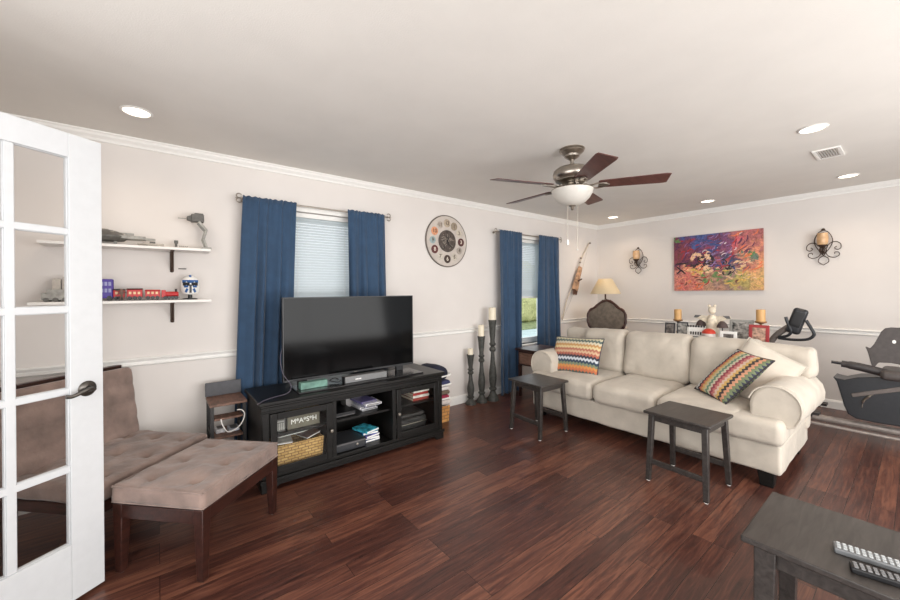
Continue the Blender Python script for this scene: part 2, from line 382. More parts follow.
# ------------------------------------------------------------ french door
t = link('door_1', None); t['kind'] = 'structure'; t.location = (-.21, -1.07, 0); t.rotation_euler = (0, 0, R(35)+PI)
# local x runs from the free edge to the hinges
bm = B(); W = .79; zt = 2.045
PX = [(.12, .285), (.313, .478), (.506, .67)]; PZ = [(.265, .577), (.605, .915), (.941, 1.268), (1.296, 1.605), (1.631, 1.94)]
y0, y1 = -.018, .018
box(bm, 0, .12, y0, y1, .018, zt); box(bm, .67, W, y0, y1, .018, zt); box(bm, .12, .67, y0, y1, .018, .265); box(bm, .12, .67, y0, y1, 1.94, zt)
obj('door_frame', bm, DOORW, t, bev=.002)
bm = B()
for a, b in ((.285, .313), (.478, .506)): box(bm, a, b, -.012, .012, .265, 1.94)
for (a, b), (c, d) in zip(PZ, PZ[1:]): box(bm, .12, .67, -.0121, .0121, b, c)
for xa, xb in PX:
    for za, zb in PZ:
        for (p, q, r_, s) in ((xa, xa+.003, za, zb), (xb-.003, xb, za, zb), (xa+.003, xb-.003, za, za+.003), (xa+.003, xb-.003, zb-.003, zb)):
            box(bm, p, q, -.008, .008, r_, s)
obj('muntins', bm, DOORW, t, bev=.0015)
for xa, xb in PX:
    for za, zb in PZ: obj('pane', box(B(), xa+.003, xb-.003, -.002, .002, za+.003, zb-.003), GLASS, t, smooth=False)
hd = B(); BRONZE = mat('antique_pewter', (96, 92, 88), .3, .9, .1, 60)
for sg in (-1, 1):
    Mh = Matrix.Translation((.062, sg*.018, .926)) @ Matrix.Rotation(R(-90*sg), 4, 'X')
    lathe(hd, [(.033, 0), (.034, .004), (.028, .009), (.014, .013), (.011, .03), (.011, .045)], Mh)
obj('handle_rose', hd, BRONZE, t)
hd = B()
for sg in (-1, 1):
    tube(hd, smooth_path([(.058, sg*.06, .926), (.08, sg*.066, .93), (.105, sg*.064, .922), (.135, sg*.06, .912), (.155, sg*.056, .915)]), .0085, 8)
obj('lever', hd, BRONZE, t)
bm = B()
for z in (.25, 1.05, 1.85): lathe(bm, [(.007, 0), (.007, .09)], Matrix.Translation((W+.006, -.018, z)), 10)
obj('hinge', bm, BRONZE, t)

# ------------------------------------------------------------ curtains and rods
def curtain(label, x0t, x1t, x0b, x1b, zt, zb, nf, seed, group):
    rnd = random.Random(seed); bm = B(); NU, NV = 110, 40; ph = [rnd.uniform(0, 6) for _ in range(4)]; g = []
    for j in range(NV+1):
        v = j/NV; z = zt+(zb-zt)*v
        e = min(1, v*1.15)**.85
        a, b = x0t+(x0b-x0t)*e, x1t+(x1b-x1t)*e; row = []
        for i in range(NU+1):
            u = i/NU; uw = u+.035*math.sin(5*u*PI+ph[0])+.012*math.sin(3*v+ph[3])*math.sin(2*PI*u)
            fold = math.sin(2*PI*nf*uw+ph[1]+.5*math.sin(2.2*v+ph[2]))
            fold = math.copysign(abs(fold)**.8, fold)
            amp = (.004+.027*min(1, v*2.2))*(.75+.35*math.sin(7*u+ph[2]))
            fine = .0035*math.sin(2*PI*nf*2.7*u+ph[3])*(max(0, 1-v*6))-.016
            row.append(bm.verts.new((a+(b-a)*u+.006*math.cos(2*PI*nf*uw), amp*fold+fine, z+(.004*math.sin(2*PI*nf*2.3*u) if j == 0 else 0))))
        g.append(row)
    for j in range(NV):
        for i in range(NU): bm.faces.new((g[j][i], g[j][i+1], g[j+1][i+1], g[j+1][i]))
    o = tag(obj('curtain', bm, NAVY, None, solid=.003, ang=180), label, 'curtain', group)
    o.location = (0, -.088, 0); return o
curtain('wide navy blue curtain panel left of the television', .535, .955, .46, .90, 2.122, .02, 4.6, 1, 'navy curtains')
curtain('narrow navy blue curtain panel behind the right half of the television', 1.405, 1.80, 1.41, 1.845, 2.122, .02, 4.3, 2, 'navy curtains')
curtain('navy blue curtain panel just right of the tall candlesticks', 3.43, 3.87, 3.42, 3.87, 2.13, .015, 4.0, 3, 'navy curtains')
curtain('navy blue curtain panel hanging beside the left arm of the sofa', 4.24, 4.69, 4.20, 4.73, 2.13, .02, 4.2, 4, 'navy curtains')
for (xa, xb, z, lab) in ((.535, 1.83, 2.102, 'nickel curtain rod with scrolled finials above the television window'), (3.41, 4.74, 2.105, 'nickel curtain rod with scrolled finials above the window by the sofa')):
    t = thing('curtain_rod', lab, 'curtain rod', ((xa+xb)/2, -.088, z)); h = (xb-xa)/2
    obj('rod', tube(B(), [(-h, 0, 0), (h, 0, 0)], .0075, 10), NICKEL, t)
    for s in (-1, 1):
        bm = B(); lathe(bm, [(.006, 0), (.012, .003), (.012, .008), (.006, .012)], Matrix.Translation((s*h, 0, 0)) @ Matrix.Rotation(R(90*s), 4, 'Y'), 12)
        for k in (-1, 1):
            pts = [(s*(h+.01), 0, 0)]+[(s*(h+.022+.018*math.sin(a)), 0, k*(.016-.016*math.cos(a)+.006*a/5)) for a in [i*.5 for i in range(10)]]
            tube(bm, pts, .005, 6)
        tube(bm, [(s*(h+.01), 0, 0), (s*(h+.05), 0, 0)], [.005, .002], 6)
        obj('finial', bm, NICKEL, t)
        bm = B(); tube(bm, [(s*(h-.02), 0, 0), (s*(h-.02), .084, 0)], .005, 8); lathe(bm, [(.018, 0), (.018, .004)], Matrix.Translation((s*(h-.02), .086, 0)) @ Matrix.Rotation(R(90), 4, 'X'), 12)
        obj('bracket', bm, NICKEL, t)

# ------------------------------------------------------------ ceiling lights, vent, fan
EMIT = mat('warm_lamp_diffuser', (255, 240, 222), .5, emit=4.0, var=.01)
where = ['nearest the french door', 'right of the ceiling fan, in front of the vent', 'near the right wall, behind the vent', 'above the painting', 'near the far corner above the lamp', 'near the camera', 'near the patio window', 'in the right rear of the room']
for (x, y), wh in zip(CANS[:5], where):
    t = thing('recessed_light', 'white round recessed ceiling light, lit, '+wh, 'ceiling light', (x, y, H), 0, 'recessed ceiling lights')
    obj('trim_ring', lathe(B(), [(.066, -.001), (.078, -.001), (.080, -.004), (.076, -.007), (.068, -.009), (.064, -.006), (.066, -.001)], n=32), TRIM, t)
    obj('diffuser', lathe(B(), [(0, -.001), (.064, -.001), (.064, -.004), (.04, -.007), (0, -.008)], n=32), EMIT, t)
t = thing('ceiling_vent', 'white rectangular louvred air vent in the ceiling', 'vent', (4.27, -2.975, H))
bm = B(); a, b = .15, .08
box(bm, -a, a, -b, -b+.02, -.01, 0); box(bm, -a, a, b-.02, b, -.01, 0); box(bm, -a, -a+.02, -b+.02, b-.02, -.01, 0); box(bm, a-.02, a, -b+.02, b-.02, -.01, 0)
obj('frame', bm, TRIM, t, bev=.002)
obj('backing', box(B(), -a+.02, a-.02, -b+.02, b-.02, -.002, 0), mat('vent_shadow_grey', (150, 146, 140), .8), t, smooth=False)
bm = B()
for k in range(8):
    y = -b+.027+k*.0152; box(bm, -a+.02, a-.02, -.008, .008, -.0007, .0007, Matrix.Translation((0, y, -.006)) @ Matrix.Rotation(R(35), 4, 'X'))
obj('louvres', bm, TRIM, t, smooth=False)

t = thing('ceiling_fan', 'brushed nickel ceiling fan with five reddish brown blades and white glass bowl', 'ceiling fan', (2.535, -1.76, H))
obj('canopy', lathe(B(), [(0, 0), (.095, 0), (.097, -.008), (.088, -.014), (.09, -.022), (.072, -.038), (.058, -.046), (.056, -.06), (.03, -.078), (.022, -.085), (0, -.085)], n=40), NICKEL, t)
obj('downrod', lathe(B(), [(.013, -.08), (.013, -.15)], n=16), NICKEL, t)
obj('motor_housing', lathe(B(), [(.016, -.118), (.03, -.12), (.034, -.132), (.075, -.14), (.118, -.152), (.138, -.172), (.145, -.195), (.143, -.215), (.128, -.235), (.12, -.24), (.122, -.248), (.1, -.258), (.06, -.266), (.04, -.27), (0, -.27)], n=48), NICKEL, t)
obj('switch_cup', lathe(B(), [(.05, -.262), (.066, -.27), (.07, -.285), (.06, -.298), (.09, -.303), (.15, -.309), (.158, -.314), (.15, -.32), (0, -.32)], n=40), NICKEL, t)
FROST = trans_mat('frosted_white_glass', (240, 236, 228), .35, .3)
obj('bowl_shade', lathe(B(), [(.15, -.314), (.156, -.32), (.15, -.345), (.13, -.38), (.1, -.41), (.06, -.43), (.02, -.438), (0, -.438)], n=40), FROST, t)
obj('finial', lathe(B(), [(0, -.436), (.026, -.436), (.028, -.442), (.014, -.448), (.009, -.458), (.012, -.463), (.006, -.472), (0, -.474)], n=20), NICKEL, t)
BLADE = wood_mat('reddish_brown_fan_blade', (70, 36, 32), (98, 56, 50), .35, (2, 12, 12))
for k in range(5):
    an = R(303.5+72*k)
    Mk = Matrix.Rotation(an, 4, 'Z') @ Matrix.Translation((0, 0, -.288)) @ Matrix.Rotation(R(-12), 4, 'X')
    pr = [(.19, -.048), (.21, -.056), (.64, -.07), (.668, -.062), (.66, .064), (.63, .07), (.21, .056), (.19, .048)]
    b = obj('blade', prism(B(), pr, lambda p: Mk @ Vector((p[0], p[1], -.003)), lambda p: Mk @ Vector((p[0], p[1], .003))), BLADE, t, bev=.0015)
    bm = B()
    for s in (-1, 1): tube(bm, [Mk @ q for q in smooth_path([Vector((.085, 0, -.004)), Vector((.13, s*.018, -.014)), Vector((.18, s*.036, -.012)), Vector((.235, s*.028, -.009)), Vector((.265, 0, -.009))], 5)], .0065, 6)
    box(bm, .19, .26, -.012, .012, -.012, -.003, Mk); box(bm, .07, .11, -.014, .014, -.012, .006, Mk)
    obj('blade_iron', bm, NICKEL, b)
WHT = mat('white_plastic', (240, 238, 234), .4, var=.01)
for (dx, dy, zl) in ((-.035, .02, -.70), (.02, -.03, -.775)):
    c = obj('pull_chain', tube(B(), [(dx, dy, -.44), (dx, dy, zl)], .0016, 6), NICKEL, t)
    zz = zl-.045 if zl > -.75 else zl-.012
    obj('pull_knob', lathe(B(), [(0, zl), (.006, zl-.003), (.009, (zl+zz)/2), (.009, zz+.004), (0, zz)], Matrix.Translation((dx, dy, 0)), 12), WHT, c)

# ------------------------------------------------------------ wall clock
t = thing('wall_clock', 'large round cream wall clock with medallion numerals and a dark centre', 'clock', (2.655, -.001, 1.93))
RX = Matrix.Rotation(R(90), 4, 'X')
FACE = mat('aged_cream_clock_face', (196, 186, 177), .6, var=.06, scale=12); DKM = mat('dark_brown_enamel', (76, 66, 60), .45, var=.3, scale=26)
obj('rim', lathe(B(), [(.292, .002), (.300, .002), (.303, .01), (.301, .018), (.297, .022), (.291, .020), (.292, .002)], RX, 64), mat('pewter_rim', (120, 112, 104), .5, .3), t)
obj('face', lathe(B(), [(0, .002), (.29, .002), (.29, .018), (0, .018)], RX, 64), FACE, t)
obj('center_disc', lathe(B(), [(0, .0182), (.128, .0182), (.128, .021), (.12, .0215), (0, .0215)], RX, 48), DKM, t)
bm = B()
for k in range(40):
    a, r = random.uniform(0, 2*PI), random.uniform(.02, .1)
    q = RX @ Matrix.Translation((r*math.cos(a), r*math.sin(a), .0222)) @ Matrix.Rotation(random.uniform(0, 3), 4, 'Z')
    s = random.uniform(.006, .02); box(bm, -s, s, -s*.3, s*.3, -.0005, .0005, q)
obj('center_pattern', bm, mat('worn_grey_print', (132, 122, 112), .6, var=.2), t, smooth=False)
bm = B(); tube(bm, [(0, -.019, 0), (0, -.019, 0.001)], .129, 4) if False else None
mc = {12: (176, 160, 140), 1: (150, 136, 118), 2: (196, 186, 170), 3: (84, 44, 42), 4: (164, 154, 144), 5: (186, 178, 164), 6: (66, 50, 42), 7: (192, 184, 172), 8: (92, 46, 46), 9: (150, 168, 168), 10: (212, 148, 110), 11: (182, 170, 158)}
for k, c in mc.items():
    a = R(90-30*k); px, pz = .208*math.cos(a), .208*math.sin(a)
    q = Matrix.Translation((px, 0, pz)) @ RX; r = .048 if k in (3, 6, 8, 10, 12, 1) else .042
    md = obj('medallion', lathe(B(), [(0, .018), (r, .018), (r, .0205), (r*.92, .022), (0, .022)], q, 28), mat('medallion_%d' % k, c, .6, var=.12, scale=60), t)
    lightc = k in (3, 6, 8); 
    text('numeral', str(k), .062, Matrix.Translation((px, -.0225, pz)) @ RX, mat('pale_numeral', (222, 212, 198), .6) if lightc else mat('brown_numeral', (92, 74, 62), .6), md, .0008)
for nm, a, l_, w_ in (('hour_hand', R(60), .06, .007), ('minute_hand', R(-52), .112, .005)):
    q = RX @ Matrix.Translation((0, 0, .0235)) @ Matrix.Rotation(a, 4, 'Z')
    obj(nm, prism(B(), [(-.02, -w_), (l_*.6, -w_*.9), (l_, 0), (l_*.6, w_*.9), (-.02, w_)], lambda p: q @ Vector((p[0], p[1], 0)), lambda p: q @ Vector((p[0], p[1], .001))), BLKPL, t, smooth=False)

# ------------------------------------------------------------ painting
def painting_mat():
    m, N, K, P = newmat('abstract_painting')
    tc = N.new('ShaderNodeTexCoord'); nz = N.new('ShaderNodeTexNoise'); nz.inputs['Scale'].default_value = 7; nz.inputs['Detail'].default_value = 7
    K.new(tc.outputs['Object'], nz.inputs[0])
    sb = N.new('ShaderNodeVectorMath'); sb.operation = 'SUBTRACT'; K.new(nz.outputs['Color'], sb.inputs[0]); sb.inputs[1].default_value = (.5, .5, .5)
    sc = N.new('ShaderNodeVectorMath'); sc.operation = 'SCALE'; sc.inputs['Scale'].default_value = .75; K.new(sb.outputs[0], sc.inputs[0])
    ad = N.new('ShaderNodeVectorMath'); ad.operation = 'ADD'; K.new(tc.outputs['Object'], ad.inputs[0]); K.new(sc.outputs[0], ad.inputs[1])
    cur = None
    # (across, up, radius, colour): across runs 0..1 left to right as hung
    blobs = [(.15, .85, .4, (84, 46, 78)), (.12, .62, .3, (122, 40, 62)), (.38, .95, .28, (46, 72, 140)), (.6, .75, .32, (110, 50, 96)), (.82, .78, .3, (168, 80, 78)),
             (1.0, .55, .25, (214, 128, 74)), (.98, .15, .25, (206, 154, 78)), (.1, .15, .33, (190, 104, 86)), (.3, .08, .28, (198, 84, 70)), (.5, .1, .3, (176, 128, 96)),
             (.68, .12, .25, (146, 112, 100)), (.8, .05, .2, (170, 150, 70)), (.25, .38, .14, (190, 150, 70)), (.47, .25, .1, (92, 130, 66)), (.62, .45, .16, (60, 66, 96)),
             (.9, .6, .12, (96, 116, 100)), (.35, .5, .16, (60, 42, 50)), (.45, .52, .1, (120, 100, 150)), (.7, .9, .12, (190, 50, 70)), (.16, .42, .11, (226, 160, 122)), (.04, .95, .07, (90, 140, 80)), (.55, .4, .1, (170, 50, 60))]
    base = N.new('ShaderNodeRGB'); base.outputs[0].default_value = srgb((150, 78, 84)); cur = base.outputs[0]
    for a, b, r, c in blobs:
        d = N.new('ShaderNodeVectorMath'); d.operation = 'DISTANCE'; K.new(ad.outputs[0], d.inputs[0]); d.inputs[1].default_value = (0, (.5-a)*1.01, (b-.5)*.775)
        mr = N.new('ShaderNodeMapRange'); K.new(d.outputs['Value'], mr.inputs[0]); mr.inputs['From Min'].default_value = r; mr.inputs['From Max'].default_value = r*.55
        mx = N.new('ShaderNodeMix'); mx.data_type = 'RGBA'; K.new(mr.outputs[0], mx.inputs['Factor']); K.new(cur, mx.inputs['A']); mx.inputs['B'].default_value = srgb(c); cur = mx.outputs['Result']
    v = N.new('ShaderNodeTexNoise'); v.inputs['Scale'].default_value = 26; v.inputs['Detail'].default_value = 6; v.inputs['Distortion'].default_value = 1.5; K.new(tc.outputs['Object'], v.inputs[0])
    hs = N.new('ShaderNodeHueSaturation'); mv = N.new('ShaderNodeMapRange'); mv.inputs['From Min'].default_value = .3; mv.inputs['From Max'].default_value = .7; mv.inputs['To Min'].default_value = .55; mv.inputs['To Max'].default_value = 1.5
    K.new(v.outputs[0], mv.inputs[0]); K.new(mv.outputs[0], hs.inputs['Value']); K.new(cur, hs.inputs['Color']); hs.inputs['Saturation'].default_value = .86
    K.new(hs.outputs[0], P.inputs['Base Color']); P.inputs['Roughness'].default_value = .5; return m
t = thing('painting', 'large unframed abstract canvas painting in purple, red, orange and blue', 'painting', (L-.016, -1.722, 1.71))
bm = box(B(), -.016, .014, -.505, .505, -.385, .385)
rnd = random.Random(3)
SC_ = {'cream': (222, 186, 150), 'white': (212, 206, 206), 'lilac': (140, 110, 160), 'black': (38, 32, 38), 'orange': (218, 116, 76), 'green': (96, 134, 72), 'red': (168, 44, 50), 'yellow': (206, 172, 92), 'blue': (56, 72, 124), 'purple': (94, 46, 76), 'salmon': (218, 142, 112), 'brown': (112, 66, 58)}
KEYS = list(SC_)
def dab(c, a, b, l, w_, an, cv=.0):
    Y, Z = (.5-a)*1.01, (b-.5)*.77; n = 6; d = .0172+.0022*rnd.random(); pts = []
    for i in range(n+1):
        s = (i/n-.5)*l; k_ = cv*(1-(2*i/n-1)**2)*l
        y = Y-s*math.cos(an)+k_*math.sin(an); z = Z+s*math.sin(an)+k_*math.cos(an); h_ = w_*(.35+.65*math.sin(PI*(i+.5)/(n+1)))/2
        nx, nz_ = math.sin(an)*h_, math.cos(an)*h_
        cl = lambda v, m_: max(-m_, min(m_, v))
        pts.append(((cl(y+nx, .503), cl(z+nz_, .383)), (cl(y-nx, .503), cl(z-nz_, .383))))
    tp = [bm.verts.new((-d, p[0][0], p[0][1])) for p in pts]; bt = [bm.verts.new((-d, p[1][0], p[1][1])) for p in pts]
    for i in range(n):
        try: f = bm.faces.new((tp[i], tp[i+1], bt[i+1], bt[i])); f.material_index = 1+KEYS.index(c)
        except ValueError: pass
def many(c, n, ar, br, lr, w_, an, cv=.3):
    for k in range(n): dab(c, rnd.uniform(*ar), rnd.uniform(*br), rnd.uniform(*lr), w_*rnd.uniform(.6, 1.5), rnd.uniform(*an), rnd.uniform(-cv, cv))
many('purple', 26, (.02, .6), (.45, .98), (.06, .16), .022, (.2, 1.3)); many('brown', 16, (.05, .8), (.05, .7), (.05, .12), .016, (-.5, 1.3))
many('lilac', 20, (.05, .75), (.5, .97), (.04, .12), .009, (.2, 1.4)); many('blue', 14, (.3, .55), (.62, .97), (.05, .12), .022, (-.5, 1.2)); many('blue', 8, (.5, .7), (.3, .55), (.04, .09), .018, (-1, 1.2))
many('red', 26, (.08, .8), (.05, .95), (.04, .12), .014, (-.2, 1.2)); many('salmon', 14, (.02, .35), (.02, .45), (.05, .14), .018, (-.2, 1.2)); many('salmon', 7, (.7, .98), (.4, .95), (.05, .12), .016, (.2, 1.2))
many('orange', 9, (.02, .35), (.02, .4), (.05, .14), .014, (.2, 1.1)); many('orange', 10, (.7, .98), (.25, .97), (.05, .13), .014, (.3, 1.2)); many('yellow', 18, (.6, .98), (.05, .4), (.05, .1), .014, (-.5, .9)); many('yellow', 8, (.22, .36), (.28, .42), (.03, .07), .02, (-1, 1))
many('green', 16, (.25, .8), (.12, .4), (.03, .08), .014, (-1.4, 1.4)); many('green', 3, (.02, .07), (.88, .95), (.04, .06), .03, (0, .6)); many('green', 5, (.84, .92), (.5, .66), (.03, .07), .02, (0, 1.4))
many('black', 34, (.28, .48), (.42, .6), (.04, .08), .026, (-1.4, 1.4)); many('black', 14, (.56, .7), (.26, .56), (.03, .08), .018, (-1.4, 1.4))
many('purple', 14, (.5, .9), (.3, .9), (.05, .1), .016, (.2, 1.4)); many('cream', 22, (.24, .44), (.56, .68), (.03, .06), .032, (-.5, .5)); many('cream', 12, (.3, .46), (.3, .42), (.03, .06), .03, (-.5, .5)); many('cream', 14, (.5, .92), (.18, .5), (.04, .1), .012, (-.4, .7)); many('cream', 6, (.72, .86), (.4, .48), (.05, .1), .022, (.0, .5))
many('white', 16, (.35, .78), (.5, .96), (.03, .08), .010, (0, 1.5)); many('lilac', 6, (.38, .5), (.44, .6), (.03, .06), .02, (0, 1.5))
for (a, b, l, an) in ((.09, .50, .14, .0), (.09, .38, .16, .75), (.09, .38, .16, -.75)): dab('black', a, b, l, .024, an)
pc = obj('canvas', bm, painting_mat(), t, smooth=False)
for c in KEYS: pc.data.materials.append(mat('paint_'+c, SC_[c], .45, var=.15, scale=60))

# ------------------------------------------------------------ sconces
def sconce(y, z, lab):
    t = thing('wall_sconce', lab, 'sconce', (L, y, z), 0, 'iron candle sconces'); t.scale = (1, .88, 1)
    P = lambda a, b, d=.03: Vector((-d, -a, b))      # a right as seen, b up
    bm = B()
    for s in (-1, 1):
        tube(bm, smooth_path([P(0, .2), P(s*.05, .165), P(s*.082, .09), P(s*.07, .02), P(s*.02, -.06), P(0, -.09)], 6), .005, 6)
        sp = [P(s*.02, -.06), P(s*.03, .0), P(s*.06, .045), P(s*.11, .06), P(s*.15, .035), P(s*.155, -.01), P(s*.125, -.03), P(s*.1, -.01), P(s*.118, .008)]
        tube(bm, smooth_path(sp, 5), .0045, 6)
        sp = [P(s*.02, -.06), P(s*.05, -.1), P(s*.1, -.115), P(s*.14, -.09), P(s*.135, -.06), P(s*.105, -.055), P(s*.1, -.075)]
        tube(bm, smooth_path(sp, 5), .0045, 6)
        tube(bm, smooth_path([P(0, -.09), P(s*.04, -.12), P(s*.045, -.16), P(0, -.195)], 6), .0045, 6)
    for zz in (.17, -.09): tube(bm, [(0, 0, zz), (-.03, 0, zz)], .006, 6)
    obj('scrollwork', bm, IRON, t)
    bm = B(); lathe(bm, [(0, .19), (.022, .2), (.012, .215), (0, .222)], Matrix.Translation((-.03, 0, 0)), 10); obj('finial', bm, IRON, t)
    bm = B(); tube(bm, smooth_path([(-.03, 0, -.06), (-.06, 0, -.065), (-.085, 0, -.04), (-.09, 0, -.01)], 5), .011, 8)
    lathe(bm, [(0, -.01), (.02, -.008), (.03, .008), (.05, .02), (.052, .026), (0, .026)], Matrix.Translation((-.09, 0, 0)), 16)
    for a in range(5): tube(bm, smooth_path([(-.09+.015*math.cos(a*1.26), .015*math.sin(a*1.26), -.07), (-.09+.035*math.cos(a*1.26), .035*math.sin(a*1.26), -.035), (-.09+.02*math.cos(a*1.26), .02*math.sin(a*1.26), .0)], 4), .005, 5)
    obj('candle_cup', bm, IRON, t)
    gm = mat('amber_glass', (202, 164, 122), .25, var=.15, scale=14)
    obj('glass_shade', lathe(B(), [(.03, .026), (.045, .03), (.054, .06), (.056, .11), (.05, .15), (.054, .158), (.05, .155), (.046, .15), (.05, .1), (.044, .04), (0, .034)], Matrix.Translation((-.09, 0, 0)), 20), gm, t)
    obj('candle', lathe(B(), [(0, .034), (.032, .034), (.032, .13), (0, .128)], Matrix.Translation((-.09, 0, 0)), 16), CANDLE, t)
    return t
sconce(-.705, 1.79, 'dark scrolled iron wall sconce with amber candle glass, nearer the corner lamp')
sconce(-2.755, 1.80, 'dark scrolled iron wall sconce with amber candle glass, right of the painting')

# ------------------------------------------------------------ bow hung on the wall
t = thing('decorative_bow', 'slender decorative bow with tan hide quiver hung slanting on the wall in the corner', 'bow', (5.24, -.02, 1.5))
a = Vector((.385, -.015, .63)); b = Vector((-.38, -.015, -.61))
obj('stave', tube(B(), smooth_path([a, Vector((.13, -.02, .33)), Vector((-.03, -.025, .02)), Vector((-.25, -.02, -.28)), b], 8), .008, 8), mat('pale_birch_wood', (206, 190, 170), .6, var=.08), t)
obj('bowstring', tube(B(), [a, Vector((.1, -.012, .02)), b], .0025, 6), mat('linen_string', (190, 184, 176), .8), t)
bm = B(); lathe(bm, [(0, -.2), (.05, -.2), (.058, -.15), (.045, 0), (.04, .15), (.034, .2), (0, .2)], Matrix.Translation((-.01, -.045, .03)) @ Matrix.Rotation(R(24), 4, 'Y') @ Matrix.Diagonal((1.3, .6, 1, 1)), 14)
q = obj('quiver', bm, mat('tan_hide', (176, 138, 108), .9, var=.25, scale=18), t)
bm = B()
for k in range(14):
    x = -.14+.008*k; tube(bm, [(x, -.06, -.14), (x-.012+.004*math.sin(k*9), -.055, -.215-.02*math.sin(k*5)**2)], [.008, .003], 5)
obj('fur_trim', bm, mat('dark_brown_fur', (92, 62, 46), .95, var=.2), q)
obj('strap', tube(B(), [(.03, -.09, .02), (-.06, -.09, -.01)], .012, 8), mat('dark_leather', (78, 46, 36), .6), q)
bm = B()
for z, x in ((.29, .09), (.36, .115), (.62, .38)): lathe(bm, [(0, -.016), (.016, -.008), (.018, .006), (0, .02)], Matrix.Translation((x, -.03, z)), 10)
obj('feather_bead', bm, mat('grey_feather', (140, 128, 118), .8), t)

# ------------------------------------------------------------ floating shelves and toys
def shelf(z, x0, x1, lab):
    t = thing('wall_shelf', lab, 'shelf', ((x0+x1)/2, 0, z)); h = (x1-x0)/2
    obj('board', box(B(), -h, h, -.20, -.001, -.018, 0), SHELFW, t, bev=.002)
    for x in (-h+.21, h-.226):
        bm = B(); box(bm, x-.012, x+.012, -.008, -.001, -.155, -.018); box(bm, x-.011, x+.011, -.165, -.008, -.025, -.0182)
        prism(bm, [(-.008, -.14), (-.012, -.15), (-.12, -.04), (-.14, -.026), (-.11, -.026), (-.008, -.122)], lambda p: (x-.005, p[0], p[1]), lambda p: (x+.005, p[0], p[1]))
        lathe(bm, [(0, -.17), (.01, -.166), (.012, -.158), (.008, -.152), (0, -.15)], Matrix.Translation((x, -.01, 0)), 10)
        obj('bracket', bm, IRON, t, bev=.001)
shelf(1.672, -.56, .312, 'upper white wall shelf holding grey toy spacecraft')
shelf(1.302, -.60, .312, 'lower white wall shelf holding the red toy train and helmet')
G1 = mat('light_grey_bricks', (150, 148, 142), .5, var=.12, scale=50); G2 = mat('dark_grey_bricks', (88, 86, 82), .5, var=.15, scale=50); G3 = mat('warm_grey_bricks', (176, 168, 158), .5, var=.1, scale=60)
def studded(bm, x0, x1, y0, y1, z0, z1, M=I4, s=.016):
    box(bm, x0, x1, y0, y1, z0, z1, M)
    nx = max(1, int((x1-x0)/s)); ny = max(1, int((y1-y0)/s))
    for i in range(nx):
        for j in range(ny):
            if (i*7+j*3) % 3: continue
            x = x0+(i+.5)*(x1-x0)/nx; y = y0+(j+.5)*(y1-y0)/ny; lathe(bm, [(.0045, z1), (.0045, z1+.003), (0, z1+.003)], M, 6) if False else box(bm, x-.004, x+.004, y-.004, y+.004, z1, z1+.003, M)
rnd = random.Random(11)
# saucer-like ship on the upper shelf
t = thing('toy_spacecraft', 'wide flat grey brick-built toy spacecraft behind the door edge on the upper shelf', 'toy', (-.27, -.10, 1.672)); t.scale = (1.05, 1, 1.5)
obj('hull', lathe(B(), [(0, .02), (.07, .02), (.085, .034), (.085, .04), (.06, .056), (.03, .066), (0, .07)], Matrix.Diagonal((1.35, .98, 1, 1)), 20), G2, t, ang=20)
bm = B(); 
for s in (-1, 1): prism(bm, [(.06, s*.012), (.2, s*.03), (.2, s*.044), (.05, s*.06)], lambda p: (p[0], p[1], .03), lambda p: (p[0], p[1], .044))
box(bm, -.02, .14, -.012, .012, .045, .058); box(bm, .1, .25, -.006, .006, .03, .04)
obj('prongs', bm, G1, t, bev=.001)
bm = B()
for k in range(22): a, r = rnd.uniform(0, 6.28), rnd.uniform(.01, .07); x, y = r*1.3*math.cos(a), r*math.sin(a); box(bm, x-.01, x+.01, y-.006, y+.006, .045, .075-r*.3)
obj('deck_greebles', bm, G3, t, smooth=False)
bm = B()
for k, (x, y) in enumerate(((-.05, -.05), (-.05, .05), (.05, 0))): box(bm, x-.008, x+.008, y-.008, y+.008, 0, .026)
obj('landing_feet', bm, G1, t, bev=.001)
t = thing('toy_blaster_ship', 'small long grey toy ship lying right of the flat spacecraft on the upper shelf', 'toy', (-.02, -.10, 1.672))
bm = B(); studded(bm, -.06, .06, -.012, .012, .012, .026); box(bm, -.085, -.02, -.03, -.022, .014, .022); box(bm, -.085, -.02, .022, .03, .014, .022); box(bm, -.045, -.03, -.024, .024, .015, .021); box(bm, .02, .032, -.02, .02, 0, .012); box(bm, -.04, -.03, -.012, .012, 0, .012)
obj('hull', bm, G3, t, bev=.0008)
obj('cockpit', box(B(), -.02, .012, -.009, .009, .0262, .04), G2, t, bev=.002)
for k, (x, wd) in enumerate(((.205, .028), (.245, .05))):
    t = thing('toy_figure_base', ['short grey brick-built toy turret standing left of the walker toy', 'low grey brick rubble row at the feet of the walker toy'][k], 'toy', (x-.095, -.07 if k == 0 else -.13, 1.672))
    bm = B(); studded(bm, -wd/2, wd/2, -.012, .012, 0, .014); obj('base', bm, G3, t, smooth=False)
    bm = B()
    if k == 0: box(bm, -.007, .007, -.007, .007, .0142, .04); box(bm, -.012, .012, -.01, .01, .0402, .062)
    else:
        for q in range(5): box(bm, -.024+q*.011, -.017+q*.011, -.006, .006, .0142, .018+.008*((q*3) % 3))
    obj('tower', bm, G2, t, bev=.001)
